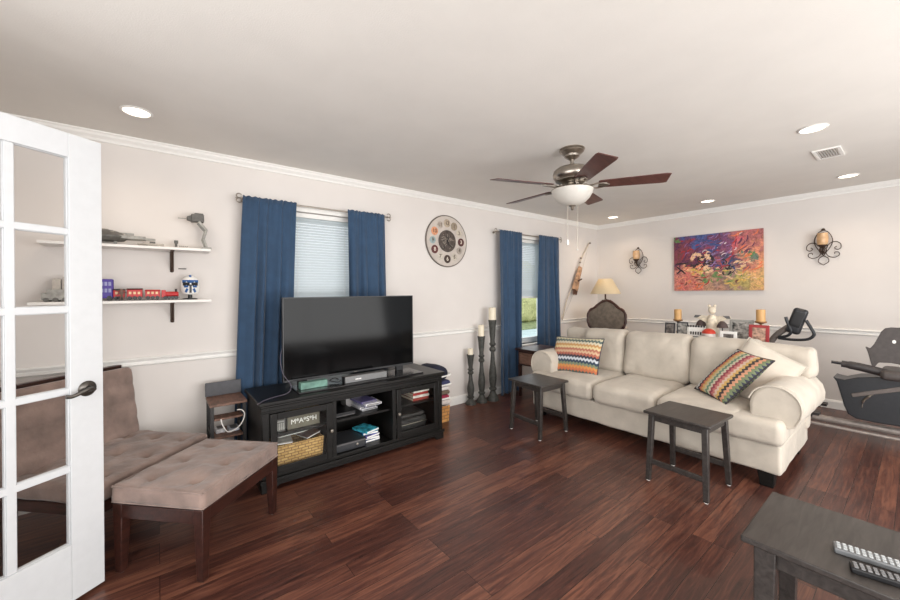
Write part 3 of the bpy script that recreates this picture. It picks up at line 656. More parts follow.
# tall two-legged construction
t = thing('toy_walker', 'tall grey brick-built two-legged toy machine on the right end of the upper shelf', 'toy', (.245, -.10, 1.672)); t.scale = (1.3, 1.3, 1.36)
bm = B(); box(bm, -.035, .025, -.026, .026, .15, .19); prism(bm, [(-.035, .152), (-.055, .158), (-.055, .175), (-.035, .183)], lambda p: (p[0], -.02, p[1]), lambda p: (p[0], .02, p[1])); box(bm, -.02, .022, -.02, .02, .1852, .197)
obj('head', bm, G2, t, bev=.002)
bm = B(); box(bm, -.095, -.054, -.0025, .0025, .162, .166); obj('barrel', bm, G1, t, smooth=False)
for s in (-1, 1):
    bm = B(); beam(bm, (-.002, s*.03, .15), (.035, s*.03, .105), .012, .014); beam(bm, (.035, s*.03, .108), (.02, s*.03, .055), .012, .013); beam(bm, (.02, s*.03, .06), (.035, s*.03, .012), .012, .012); box(bm, .012, .058, s*.03-.012, s*.03+.012, 0, .012)
    obj('leg', bm, G1, t, bev=.001)
# lower shelf: grey castle block, purple bus, red train, helmet
t = thing('toy_fortress', 'grey brick-built toy vehicle with two blocky towers, seen through the door glass', 'toy', (-.47, -.10, 1.302))
bm = B(); studded(bm, -.08, .08, -.05, .05, .012, .05); studded(bm, -.06, .06, -.04, .04, .0502, .075); obj('hull', bm, G1, t, smooth=False)
for x, h_ in ((-.02, .14), (.025, .155)):
    bm = B(); studded(bm, x-.018, x+.018, -.02, .02, .0752, h_); obj('tower', bm, G3, t, smooth=False)
bm = B()
for x in (-.06, -.02, .02, .06):
    for y in (-.052, .052): lathe(bm, [(0, -.006), (.013, -.006), (.013, .006), (0, .006)], Matrix.Translation((x, y, .013)) @ RX, 14)
obj('wheels', bm, G2, t)
PURP = mat('purple_toy_paint', (66, 44, 140), .4, var=.05); REDP = mat('red_toy_paint', (186, 30, 34), .4, var=.06); WIND = mat('grey_toy_window', (148, 150, 190), .3)
t = thing('toy_bus', 'purple double-decker toy bus beside the door edge on the lower shelf', 'toy', (-.283, -.10, 1.302)); t.scale = (1, 1, 1.25)
obj('body', box(B(), -.055, .055, -.028, .028, .014, .115), PURP, t, bev=.006)
for zz in (.045, .08):
    bm = B()
    for k in range(5):
        x = -.045+k*.019; box(bm, x, x+.013, -.0295, -.028, zz, zz+.02)
    obj('window_band', bm, WIND, t, smooth=False)
bm = B()
for x in (-.035, .035):
    for y in (-.024, .024): lathe(bm, [(0, -.005), (.014, -.005), (.014, .005), (0, .005)], Matrix.Translation((x, y, .014)) @ RX, 14)
obj('wheels', bm, BLKPL, t)
def wheels(n, h, r=.011, y_=.02):
    bm = B()
    for k in range(n):
        x = -h+.014+(2*h-.028)*k/(n-1)
        for y in (-y_, y_): lathe(bm, [(0, -.004), (r, -.004), (r, .004), (0, .004)], Matrix.Translation((x, y, r)) @ RX, 12)
    return bm
trackm = B(); box(trackm, -.21, .21, -.014, -.01, 0, .004); box(trackm, -.21, .21, .01, .014, 0, .004)
for k in range(20): box(trackm, -.205+k*.0213, -.195+k*.0213, -.025, .025, 0, .003)
tag(obj('toy_track', trackm, G2, smooth=False), 'dark grey toy railway track under the red train', 'toy track').location = (-.04, -.12, 1.302)
zt_ = 1.3062
for k, (x, h_, hh, lab) in enumerate(((-.115, .028, .055, 'red toy train carriage next to the purple bus'), (-.035, .04, .058, 'red and cream toy train carriage with dark roof, middle of the train'), (.06, .04, .05, 'red toy train tender right of the middle carriage'))):
    t = thing('toy_train_carriage', lab, 'toy train', (x-.085, -.12, zt_), 0, 'red toy train'); t.scale = (1, 1, 1.2)
    obj('body', box(B(), -h_, h_, -.022, .022, .016, hh), REDP, t, bev=.002)
    obj('roof', box(B(), -h_-.002, h_+.002, -.024, .024, hh+.0002, hh+.007), BLKPL if k != 2 else REDP, t, bev=.003)
    bm = B(); n = 3 if k else 2
    for q in range(n):
        xx = -h_+.01+q*(2*h_-.012)/n; box(bm, xx, xx+.013, -.0235, -.022, .032, .046)
    obj('window_band', bm, mat('cream_toy_window', (226, 196, 150), .4), t, smooth=False)
    obj('wheels', wheels(3, h_), BLKPL, t)
t = thing('toy_locomotive', 'red toy steam locomotive with black chimney in front of the helmet', 'toy train', (.075, -.12, zt_), 0, 'red toy train')
bm = B(); lathe(bm, [(0, -.035), (.019, -.035), (.019, .035), (.015, .04), (0, .04)], Matrix.Translation((.005, 0, .036)) @ Matrix.Rotation(R(90), 4, 'Y'), 18); obj('boiler', bm, REDP, t)
obj('cab', box(B(), -.052, -.028, -.024, .024, .016, .066), REDP, t, bev=.002)
obj('chimney', lathe(B(), [(.006, .05), (.006, .07), (.009, .074), (0, .074)], Matrix.Translation((.03, 0, 0)), 12), BLKPL, t)
obj('chassis', box(B(), -.052, .05, -.018, .018, .012, .018), BLKPL, t, smooth=False)
obj('wheels', wheels(4, .045, .012), BLKPL, t)
t = thing('toy_scout', 'small spindly brown and grey toy figure standing in front of the red train', 'toy', (-.185, -.172, 1.302))
bm = B(); beam(bm, (-.01, 0, .001), (0, 0, .04), .008, .006); beam(bm, (.012, 0, .001), (.002, 0, .04), .008, .006); box(bm, -.01, .01, -.006, .006, .04, .06); beam(bm, (-.03, 0, .07), (.03, 0, .05), .006, .006); beam(bm, (-.022, 0, .042), (.028, 0, .078), .005, .005); box(bm, -.007, .007, -.006, .006, .06, .078)
obj('body', bm, mat('brown_toy_plastic', (98, 66, 52), .5, var=.3, scale=80), t, bev=.001)
t = thing('toy_helmet', 'white domed toy helmet with blue markings on a black stand on the lower shelf', 'toy', (.19, -.09, 1.302)); t.scale = (1.12, 1.12, 1.22)
obj('dome', lathe(B(), [(.034, .03), (.043, .036), (.05, .06), (.052, .085), (.048, .11), (.036, .13), (.018, .141), (0, .144)], n=28), WHT, t)
bm = B(); 
for s in (-1, 1): beam(bm, (s*.005, -.053, .092), (s*.04, -.036, .094), .004, .02)
box(bm, -.006, .006, -.056, -.046, .04, .09); obj('visor', bm, BLKPL, t, bev=.002)
bm = B()
for s in (-1, 1): beam(bm, (s*-.001, -.051, .108), (s*.042, -.030, .108), .006, .018); beam(bm, (s*.012, -.053, .078), (s*.034, -.042, .078), .005, .012); beam(bm, (s*.016, -.050, .066), (s*.026, -.043, .044), .005, .014)
obj('blue_crest', box(B(), -.006, .006, -.03, .03, .134, .148), mat('blue_toy_paint', (34, 88, 150), .4), t, bev=.002); obj('blue_markings', bm, mat('blue_toy_paint', (34, 88, 150), .4), t, bev=.002)
obj('stand', lathe(B(), [(0, 0), (.04, 0), (.04, .006), (.012, .01), (.012, .03), (.03, .034), (0, .036)], n=20), BLKPL, t)
t = thing('toy_glider', 'tiny grey toy glider on a thin clear stand above the locomotive', 'toy', (.15, -.05, 1.302)); t.scale = (1, 1, 1.35)
obj('glider_body', prism(B(), [(-.028, 0), (0, -.006), (.02, -.014), (.014, 0), (.02, .014), (0, .006)], lambda p: (p[0], p[1], .166), lambda p: (p[0], p[1], .171)), G2, t, smooth=False)
bm = B(); tube(bm, [(0, 0, .002), (0, 0, .166)], .0013, 6); box(bm, -.014, .014, -.014, .014, 0, .003); obj('stand', bm, GLASS, t)

# ------------------------------------------------------------ tufted chair and ottoman
s2 = math.sqrt(.5)
def tuft_fn(nx, ny, depth, sx, sy):
    def fn(q, n, hs):
        if n.z > .5:
            d = 0
            for i in range(nx):
                for j in range(ny):
                    tx = -hs[0]+(i+.5)*2*hs[0]/nx; ty = -hs[1]+(j+.5)*2*hs[1]/ny
                    d += math.exp(-math.hypot(q.x-tx, q.y-ty)/.03)
            q = q+Vector((0, 0, -depth*d*n.z + (.007*noise.noise(q*13)+.003*noise.noise(q*30))*n.z))
            e = max(abs(q.x)/hs[0], abs(q.y)/hs[1]); q.z += .008*(1-e**3)
        else:
            q = q + n*.006*noise.noise(q*12)
        return q
    return fn
t = thing('ottoman', 'rectangular ottoman with brown suede cushion on dark wooden legs', 'ottoman', (.198, -.998, 0), R(43.5))
HX, HY = .287, .243   # local x along the long side
obj('cushion', softbox(B(), 0, 0, .385, HX*2+.01, HY*2+.01, .085, .022, 30, tuft_fn(3, 2, .036, 1, 1)), SUEDE, t, ang=180)
bm = B()
for s in (-1, 1): tube(bm, [(x, y, .385+s*.036) for x, y in ((-HX, -HY-.002), (HX, -HY-.002))], .004, 6); tube(bm, [(x, y, .385+s*.036) for x, y in ((-HX, HY+.002), (HX, HY+.002))], .004, 6); tube(bm, [(-HX-.002, -HY, .385+s*.036), (-HX-.002, HY, .385+s*.036)], .004, 6); tube(bm, [(HX+.002, -HY, .385+s*.036), (HX+.002, HY, .385+s*.036)], .004, 6)
obj('piping', bm, SUEDE, t)
bm = B()
for s in (-1, 1): box(bm, -HX+.03, HX-.03, s*(HY-.012)-.011, s*(HY-.012)+.011, .272, .338); box(bm, s*(HX-.012)-.011, s*(HX-.012)+.011, -HY+.03, HY-.03, .272, .338)
box(bm, -HX+.02, HX-.02, -HY+.02, HY-.02, .325, .338)
obj('frame', bm, DKBROWN, t, bev=.003)
for sx in (-1, 1):
    for sy in (-1, 1):
        l = obj('leg', bar(B(), (sx*(HX-.022), sy*(HY-.022), .004), (sx*(HX-.026), sy*(HY-.026), .34), .034, .034, .052, .052), DKBROWN, t, bev=.003)
        obj('glide', lathe(B(), [(0, 0), (.009, 0), (.009, .004), (0, .004)], Matrix.Translation((sx*(HX-.022), sy*(HY-.022), 0)), 12), WHT, l)
# armless chair: local x = facing direction, local y = to its left
ch = thing('lounge_chair', 'low armless lounge chair with brown tufted suede cushions standing in the corner behind the door', 'chair', (.27-.34*.70-.02, -.487-.34*.714-.02, 0), R(-46))
# origin at the middle of the seat's front edge
obj('seat_cushion', softbox(B(), -.29, 0, .378, .58, .70, .095, .025, 34, tuft_fn(3, 3, .038, 1, 1)), SUEDE, ch, ang=180)
q = Matrix.Translation((-.585, 0, .62)) @ Matrix.Rotation(R(82), 4, 'Y')
def back_fn(qv, n, hs):
    if abs(n.z) > .5:
        qv = qv+Vector((0, 0, n.z*(.012*abs(math.sin((qv.x/hs[0]+1)*PI*2))**.6-.006+.004*noise.noise(qv*10))))
    return qv
obj('back_cushion', softbox(B(), 0, 0, 0, .46, .70, .085, .025, 20, back_fn, q), SUEDE, ch, ang=180)
bm = B()
for y in (-.31, -.1, .1, .31): beam(bm, (-.60, y, .30), (-.668, y, .84), .05, .02)
box(bm, -.695, -.655, -.345, .345, .815, .862); obj('back_frame', bm, DKBROWN, ch, bev=.003)
bm = B(); box(bm, -.58, -.02, -.335, .335, .27, .325); obj('seat_frame', bm, DKBROWN, ch, bev=.004)
for x in (-.05, -.56):
    for y in (-.31, .31):
        l = obj('leg', bar(B(), (x, y, .004), (x, y, .27), .034, .034, .05, .05), DKBROWN, ch, bev=.003)
        obj('glide', lathe(B(), [(0, 0), (.009, 0), (.009, .004), (0, .004)], Matrix.Translation((x, y, 0)), 12), WHT, l)

# ------------------------------------------------------------ small rack left of the tv stand
t = thing('side_rack', 'small dark side rack with brown wooden shelves beside the television stand', 'rack', (.392, -.262, 0))
DKMET = mat('dark_rack_metal', (50, 48, 48), .5, .2)
bm = B()
for x in (-.10, .10):
    for y in (-.12, .12): box(bm, x-.011, x+.011, y-.011, y+.011, 0, .555)
for z in (.1, .34): 
    for x in (-.10, .10): box(bm, x-.006, x+.006, -.109, .109, z, z+.02)
obj('post_frame', bm, DKMET, t, bev=.002)
BRW = wood_mat('brown_shelf_wood', (92, 66, 54), (134, 100, 84), .5, (12, 3, 12))
obj('shelf', box(B(), -.115, .115, -.14, .135, .5552, .572), BRW, t, bev=.002)
obj('shelf', box(B(), -.0885, .0885, -.13, -.02, .455, .47), BRW, t, bev=.002)
obj('shelf', box(B(), -.0885, .0885, -.12, .12, .32, .335), BRW, t, bev=.002)
obj('back_panel', box(B(), -.118, .118, .128, .14, .5722, .675), mat('charcoal_panel', (76, 76, 80), .6, var=.06), t, bev=.003)
CABLEW = mat('white_cable', (226, 222, 216), .4, var=.01)
bm = tube(B(), smooth_path([(.34, -.417, .47), (.35, -.432, .43), (.38, -.437, .38), (.43, -.437, .39), (.47, -.432, .43), (.485, -.427, .48), (.47, -.417, .51), (.44, -.412, .515)], 6), .004, 6)
tag(obj('cable', bm, CABLEW), 'white charging cable looped over the front of the small rack', 'cable')
for k, (x, y, w_, d_, h_, lab) in enumerate(((.352, -.25, .06, .1, .03, 'small white packet on the left of the rack shelf'), (.437, -.26, .07, .12, .02, 'flat pale packet on the right of the rack shelf'))):
    t = thing('packet', lab, 'packet', (x, y, .335)); obj('wrapper', softbox(B(), 0, 0, h_/2, w_, d_, h_, .008, 6, lambda q, n, hs: q+n*.003*noise.noise(q*60)), mat('packet_white_%d' % k, [(206, 206, 208), (176, 180, 188)][k], .5, var=.2, scale=60), t, ang=180)
    obj('label', box(B(), -w_*.3, w_*.3, -d_*.3, d_*.3, h_+.002, h_+.003), GREYPL, t, smooth=False)

# ------------------------------------------------------------ tv stand
t = thing('tv_stand', 'long black wooden television stand with glass doors and open middle shelves', 'tv stand', (1.295, -.20, 0))
hw = .755; D = -.50     # local x -hw..hw, y 0..D (front)
bm = B(); box(bm, -hw-.02, hw+.02, D-.025, .0, .585, .61); box(bm, -hw-.008, hw+.008, D-.012, 0, .568, .585)
obj('top', bm, BLACKW, t, bev=.006, seg=3)
bm = B()
box(bm, -hw, -hw+.022, D+.02, 0, .07, .568); box(bm, hw-.022, hw, D+.02, 0, .07, .568)
box(bm, -.265, -.247, D+.022, -.014, .10, .568); box(bm, .247, .265, D+.022, -.014, .10, .568)
box(bm, -hw+.022, hw-.022, D+.022, -.014, .075, .10); box(bm, -hw+.022, hw-.022, -.014, -.004, .10, .568)
# face frame
box(bm, -hw, -hw+.05, D, D+.02, .07, .568); box(bm, hw-.05, hw, D, D+.02, .07, .568)
box(bm, -hw+.05, hw-.05, D, D+.02, .525, .568); box(bm, -hw+.05, hw-.05, D, D+.02, .07, .112)
box(bm, -.272, -.24, D, D+.02, .112, .525); box(bm, .24, .272, D, D+.02, .112, .525)
obj('carcass', bm, BLACKW, t, bev=.002)
for a, b in ((-hw+.023, -.266), (-.246, .246), (.266, hw-.023)):
    obj('shelf', box(B(), a, b, D+.045, -.016, .345, .362), BLACKW, t, bev=.002)
bm = B()
prism(bm, [(-hw-.006, .0), (-hw-.006, .075), (hw+.006, .075), (hw+.006, 0), (hw-.07, 0), (hw-.085, .02), (hw-.11, .035), (-hw+.11, .035), (-hw+.085, .02), (-hw+.07, 0)], lambda p: (p[0], D-.012, p[1]), lambda p: (p[0], D+.012, p[1]))
for s in (-1, 1): box(bm, s*hw-.012 if s > 0 else -hw-.006, hw+.006 if s > 0 else -hw+.012, D+.013, -.01, 0, .0699)
obj('plinth', bm, BLACKW, t, bev=.004)
for sg, xa, xb in ((-1, -hw+.052, -.274), (1, .274, hw-.052)):
    bm = B(); za, zb = .114, .523; f = .045; yy = D-.012
    box(bm, xa, xa+f, yy, D-.0005, za, zb); box(bm, xb-f, xb, yy, D-.0005, za, zb); box(bm, xa+f, xb-f, yy, D-.0005, za, za+f); box(bm, xa+f, xb-f, yy, D-.0005, zb-f, zb)
    d = obj('door', bm, BLACKW, t, bev=.003)
    obj('glass_pane', box(B(), xa+f, xb-f, D-.006, D-.003, za+f, zb-f), GLASSD, d, smooth=False)
    kx = xb-.014 if sg < 0 else xa+.014
    obj('knob', lathe(B(), [(.005, 0), (.005, .008), (.012, .012), (.0145, .018), (.010, .026), (0, .028)], Matrix.Translation((kx, yy, .32)) @ RX, 16), NICKEL, d)
bm = B(); box(bm, -hw-.012, hw+.012, D-.02, D-.0125, .062, .088); box(bm, -hw-.004, hw+.004, D-.008, D-.0005, .535, .545)
for x in (-hw+.004, hw-.044): box(bm, x, x+.04, D-.006, D-.0005, .12, .53)
obj('moulding', bm, BLACKW, t, bev=.003)
# contents: (world) floor of bay .10 / shelf .362
def W(x, y, z): return (x, y, z)
BX0 = 1.295
t = thing('cassette_box', 'grey boxed set with small printed panel left of the lettered box in the left cabinet', 'box', (.665, -.52, .362))
obj('box_body', box(B(), -.045, .045, -.10, .10, 0, .085), mat('grey_box_card', (96, 94, 92), .6), t, bev=.002)
bm = B()
for k in range(6): box(bm, -.04+k*.0138, -.03+k*.0138, -.1015, -.10, .012, .06)
box(bm, -.038, .038, -.1015, -.10, .066, .076); obj('printed_spines', bm, mat('pale_spine_print', (168, 166, 162), .6, var=.1), t, smooth=False)
t = thing('lettered_box_set', 'tan grey box lettered M*A*S*H in white in the left cabinet', 'box', (.84, -.52, .362))
obj('box_body', box(B(), -.115, .115, -.10, .09, 0, .09), mat('olive_grey_card', (112, 106, 92), .6), t, bev=.002)
text('lettering', 'M*A*S*H', .048, Matrix.Translation((.0, -.1012, .05)) @ RX, WHT, t, .0012)
t = thing('cream_carton', 'flat cream cardboard carton lying on top of the lettered box', 'box', (.85, -.515, .4525))
obj('carton_body', box(B(), -.10, .10, -.09, .085, 0, .045), mat('cream_carton_card', (190, 178, 146), .7), t, bev=.002); obj('lid_flap', box(B(), -.1005, .1005, -.0915, -.09, .026, .045), mat('tan_carton_flap', (168, 152, 120), .7), t, smooth=False)
WICK = weave_mat('honey_wicker', (214, 176, 112), (190, 148, 86), 34)
t = thing('wicker_basket', 'rectangular honey wicker basket behind the left glass door of the stand', 'basket', (.79, -.50, .1))
def basket_body(w_, d_, h_, fl=.01):
    bm = B(); th_ = .01
    for s in (-1, 1):
        hexa(bm, [(-w_, s*d_-th_/2, 0), (w_, s*d_-th_/2, 0), (w_, s*d_+th_/2, 0), (-w_, s*d_+th_/2, 0)], [(-w_-fl, s*(d_+fl)-th_/2, h_), (w_+fl, s*(d_+fl)-th_/2, h_), (w_+fl, s*(d_+fl)+th_/2, h_), (-w_-fl, s*(d_+fl)+th_/2, h_)])
        hexa(bm, [(s*w_-th_/2, -d_, 0), (s*w_+th_/2, -d_, 0), (s*w_+th_/2, d_, 0), (s*w_-th_/2, d_, 0)], [(s*(w_+fl)-th_/2, -d_-fl, h_), (s*(w_+fl)+th_/2, -d_-fl, h_), (s*(w_+fl)+th_/2, d_+fl, h_), (s*(w_+fl)-th_/2, d_+fl, h_)])
    box(bm, -w_, w_, -d_, d_, 0, .008); return bm
obj('basket_body', basket_body(.17, .14, .165), WICK, t, smooth=False)
obj('rim', tube(B(), [(-.18, -.15, .165), (.18, -.15, .165), (.18, .15, .165), (-.18, .15, .165)], .008, 8, True), WICK, t)
rnd = random.Random(5)
for k, (c, lab) in enumerate((((52, 46, 44), 'dark glossy magazine lying uppermost across the cabinet basket'), ((176, 170, 164), 'pale grey magazine on the left of the cabinet basket'), ((92, 66, 56), 'brown booklet tilted on the right of the cabinet basket'))):
    t = thing('magazine', lab, 'magazine', (.79+(.0, -.09, .095)[k], -.52+(.06, -.04, -.02)[k], .1+(.199, .182, .185)[k]), (.2, -.15, .35)[k])
    M_ = Matrix.Rotation((.05, .03, -.12)[k], 4, 'Y'); ww = (.13, .065, .06)[k]
    obj('cover', box(B(), -ww, ww, -.08, .08, 0, .006, M_), mat('magazine_%d' % k, c, .3, var=.2, scale=20), t, bev=.001)
    obj('pages', box(B(), -ww+.002, ww-.002, -.079, .079, -.006, -.0002, M_), WHT, t, smooth=False)
# middle bay, upper shelf
t = thing('media_player', 'slim black media player on the left of the middle upper shelf', 'media player', (1.16, -.52, .362))
obj('case', box(B(), -.085, .085, -.09, .09, .004, .035), BLKPL, t, bev=.002); obj('front_trim', box(B(), -.08, .08, -.0915, -.09, .008, .014), GREYPL, t, smooth=False)
obj('feet', box(B(), -.07, .07, -.07, .07, 0, .004), GREYPL, t, smooth=False)
for k, (dx, dy, rz, c, ly) in enumerate(((0, .05, .06, (196, 196, 200), 'bottom'), (-.01, .045, -.05, (228, 226, 228), 'second lowest'), (.005, .02, .12, (150, 150, 168), 'middle'), (.02, -.0, -.04, (232, 230, 232), 'second highest'), (-.02, .03, .1, (112, 104, 150), 'top, purple'))):
    t = thing('plastic_case', 'plastic disc case in the middle upper bay, %s of its stack' % ly, 'disc case', (1.385+dx, -.53+dy, .362+k*.0163), rz, 'disc cases in the middle bay')
    obj('case_shell', box(B(), -.07, .07, -.095, .095, 0, .016), mat('disc_case_%d' % k, c, .3, var=.05), t, bev=.0015); obj('insert', box(B(), -.062, .064, -.0962, -.0952, .004, .012), GREYPL, t, smooth=False)
t = thing('small_white_carton', 'pale grey carton at the back of the middle upper shelf', 'box', (1.33, -.325, .362)); obj('carton_body', box(B(), -.07, .07, -.06, .06, 0, .11), mat('pale_grey_carton', (182, 178, 176), .6), t, bev=.002); obj('tape', box(B(), -.012, .012, -.0608, .0608, .1102, .1112), WHT, t, smooth=False)
# middle bay, lower
t = thing('game_console', 'wide black electronic box with one silver knob in the middle lower bay', 'electronics', (1.19, -.52, .10))
obj('case', box(B(), -.125, .125, -.13, .12, .006, .07), mat('satin_dark_case', (52, 53, 56), .3), t, bev=.003); obj('feet', box(B(), -.1, .1, -.1, .1, 0, .006), BLKPL, t, smooth=False)
obj('knob', lathe(B(), [(0, 0), (.009, 0), (.009, .008), (0, .01)], Matrix.Translation((.05, -.13, .04)) @ RX, 16), NICKEL, t); obj('front_strip', box(B(), -.12, .12, -.1312, -.13, .056, .066), GREYPL, t, smooth=False)
BLU = [(40, 110, 150), (70, 60, 140), (60, 160, 180), (150, 150, 160), (48, 80, 130)]
for k, (dx, dy, rz, c, lab) in enumerate(((0, 0, .05, BLU[4], 'dark blue booklet at the bottom of the pile beside the black box'), (.01, .0, -.15, BLU[3], 'grey booklet second lowest in the blue pile'), (-.015, -.01, .2, BLU[1], 'violet booklet in the middle of the blue pile'), (.0, .01, -.1, BLU[0], 'sea-blue booklet second from the top of the pile'), (-.02, -.005, .3, BLU[2], 'bright turquoise booklet topping the pile in the middle lower bay'))):
    t = thing('booklet', lab, 'booklet', (1.40+dx, -.50+dy, .10+k*.0195), rz)
    obj('cover', box(B(), -.065, .065, -.09, .09, 0, .019), mat('booklet_%d' % k, c, .35, var=.45, scale=34), t, bev=.001); obj('pages', box(B(), -.062, .0655, -.0905, .0885, .003, .016), WHT, t, smooth=False)
# right cabinet
for k, (c, dx, rz, ly) in enumerate((((150, 60, 52), 0, .03, 'red book lowest in the stack behind the right glass door'), ((216, 208, 200), .01, -.04, 'cream book second in the stack behind the right glass door'), ((168, 52, 50), -.005, .05, 'dark red book third in the stack behind the right glass door'), ((232, 228, 220), .01, .0, 'white book topmost in the stack behind the right glass door'))):
    t = thing('book', ly, 'book', (1.875+dx, -.50, .362+k*.0232), rz, 'books behind the right glass door')
    bm = B(); box(bm, -.085, .085, -.11, .11, 0, .002); box(bm, -.085, .085, -.11, .11, .0205, .023); box(bm, -.085, .085, -.11, -.108, .002, .0205)
    obj('cover', bm, mat('book_%d' % k, c, .5, var=.1), t, bev=.0006); obj('pages', box(B(), -.082, .082, -.1078, .107, .0021, .0204), CANDLE, t, smooth=False)
t = thing('small_dish', 'small dark dish on the left of the shelf behind the right glass door', 'dish', (1.665, -.54, .362)); obj('bowl', lathe(B(), [(0, 0), (.02, 0), (.05, .02), (.052, .024), (.046, .022), (.018, .005), (0, .005)]), mat('dark_ceramic', (70, 58, 54), .3), t); obj('rim_band', lathe(B(), [(.051, .0235), (.0535, .0245), (.0535, .027), (.051, .027), (.051, .0235)]), GREYPL, t)
t = thing('black_case', 'large soft black carrying case lying behind the right glass door below the shelf', 'bag', (1.77, -.47, .10))
obj('body', softbox(B(), 0, 0, .06, .36, .28, .12, .03, 8, lambda q, n, hs: q+n*.008*noise.noise(q*12)), mat('black_nylon', (40, 38, 38), .6, var=.2), t, ang=180)
obj('flap', softbox(B(), .02, -.01, .137, .28, .24, .03, .012, 8, lambda q, n, hs: q+n*.006*noise.noise(q*14)), mat('black_nylon_flap', (58, 55, 54), .55, var=.2), t, ang=180)
obj('zipper', tube(B(), [(-.182, -.1, .07), (-.17, -.143, .07), (.17, -.143, .07)], .004, 6), NICKEL, t)
t = thing('strap_bundle', 'grey webbing bundle in the lower left of the right cabinet bay', 'strap', (1.625, -.63, .1)); 
bm = tube(B(), smooth_path([(-.03, 0, .012), (.01, -.01, .035), (.02, .01, .06), (-.01, 0, .085), (-.03, .01, .05), (.0, .0, .03), (.02, .005, .012)], 5), .009, 6); obj('webbing', bm, GREYPL, t); obj('buckle', box(B(), -.045, -.025, -.012, .012, .003, .03), NICKEL, t, bev=.002)

# ------------------------------------------------------------ television
t = thing('television', 'large flat black television switched off on the black stand', 'television', (1.318, -.45, .61))
SCR = mat('black_glass_screen', (10, 10, 11), .10, 0, .01, 3, spec=.15)
obj('housing', box(B(), -.579, .579, .001, .035, .055, .70), BLKPL, t, bev=.004)
obj('rear_bulge', softbox(B(), 0, .055, .33, .7, .045, .36, .018, 6), BLKPL, t)
bm = B(); box(bm, -.579, -.571, -.006, 0, .055, .70); box(bm, .571, .579, -.006, 0, .055, .70); box(bm, -.571, .571, -.006, 0, .692, .70); box(bm, -.571, .571, -.006, 0, .055, .071)
obj('bezel', bm, mat('dark_bezel', (44, 44, 46), .35), t, bev=.0015)
obj('screen', box(B(), -.571, .571, -.002, .0005, .071, .692), SCR, t, smooth=False)
obj('logo', box(B(), -.015, .015, -.0072, -.006, .060, .064), NICKEL, t, smooth=False)
for x in (-.435, .435): obj('foot_post', box(B(), x-.035, x+.035, .0, .03, .0125, .0545), BLKPL, t, bev=.002)
bm = B(); box(bm, -.52, .56, -.205, .05, .0, .012); obj('base_plate', bm, mat('gloss_black_base', (34, 33, 34), .2), t, bev=.004)
GREENG = glass_mat('pale_green_glass', (.55, .86, .76, 1), 1.0)
tag(obj('glass_block', box(B(), -.10, .10, -.03, .03, 0, .05), mat('sea_green_glass', (98, 134, 122), .25, var=.15, scale=20), bev=.003), 'pale sea-green glass block under the left half of the television', 'glass block').location = (.93, -.555, .6225)
t = thing('sound_bar', 'small silver-grey sound bar in front of the television screen', 'sound bar', (1.345, -.585, .6225))
obj('body', box(B(), -.185, .185, -.032, .032, .0, .052), mat('silver_grille', (122, 122, 122), .45, .4, .04, 200), t, bev=.004)
obj('end_cap', box(B(), -.19, -.1852, -.03, .03, .002, .05), BLKPL, t); bm = B()
for k in range(4): box(bm, -.10+k*.013, -.09+k*.013, -.0335, -.032, .02, .029)
obj('logo', bm, WHT, t, smooth=False)
bm = tube(B(), smooth_path([(.76, -.43, .98), (.725, -.44, .86), (.735, -.47, .74), (.775, -.53, .66), (.74, -.58, .618), (.64, -.63, .617), (.57, -.67, .617), (.51, -.73, .612)], 8), .0026, 6)
tag(obj('power_cord', bm, mat('grey_violet_cord', (92, 86, 98), .5)), 'thin grey cord trailing from the television across the stand top', 'cord')
bm = tube(B(), smooth_path([(1.15, -.50, .64), (1.11, -.52, .66), (1.08, -.5, .64), (1.12, -.56, .632), (1.15, -.55, .64)], 6), .004, 6)
tag(obj('power_cord', bm, BLKPL), 'tangled black cord at the left end of the sound bar', 'cord')

# ------------------------------------------------------------ basket of folded blankets right of the stand
t = thing('blanket_basket', 'square tan woven basket on the floor at the right end of the television stand', 'basket', (2.262, -.26, 0))
obj('basket_body', basket_body(.10, .13, .17), weave_mat('tan_slats', (206, 150, 84), (178, 120, 62), 20), t, smooth=False)
obj('rim', tube(B(), [(-.11, -.14, .17), (.11, -.14, .17), (.11, .14, .17), (-.11, .14, .17)], .009, 8, True), TRIM, t)
fold = [(.178, .055, .15, (206, 196, 190), 'cream folded cloth lying directly on the tan basket'), (.233, .05, .14, (150, 46, 70), 'crimson folded blanket second from the bottom of the pile'), (.283, .045, .135, (112, 98, 84), 'taupe folded blanket in the middle of the pile'), (.328, .04, .13, (222, 216, 214), 'thin white folded towel under the navy throws'), (.368, .06, .14, (58, 62, 96), 'slate blue folded throw under the top navy throw'), (.428, .16, .14, (34, 36, 54), 'big navy throw heaped on top of the blanket pile')]
for k, (z, h_, hw_, c, lab) in enumerate(fold):
    def ff(q, n, hs): return q+n*.007*noise.noise(q*11+Vector((k, 0, 0)))+Vector((0, 0, -.25*max(0, q.x)*(q.z+hs[2])/(2*hs[2]) if h_ > .1 else 0))
    o = thing('folded_blanket', lab, 'blanket', (2.265-.01*(k % 2), -.265, z), R(2*k-4), 'pile of blankets')
    obj('cloth', softbox(B(), 0, 0, h_/2, hw_*1.7, .29, h_-.002, h_*.45, 9, ff), mat('blanket_%d' % k, c, .95, var=.1, bump=.3), o, ang=180)
    if k in (1, 4, 5): obj('edge_binding', tube(B(), smooth_path([(-hw_*.8, -.148, h_*.3), (hw_*.62, -.15, h_*.32), (hw_*.84, -.12, h_*.4), (hw_*.85, .1, h_*.4)], 6), .008, 6), WHT, o)

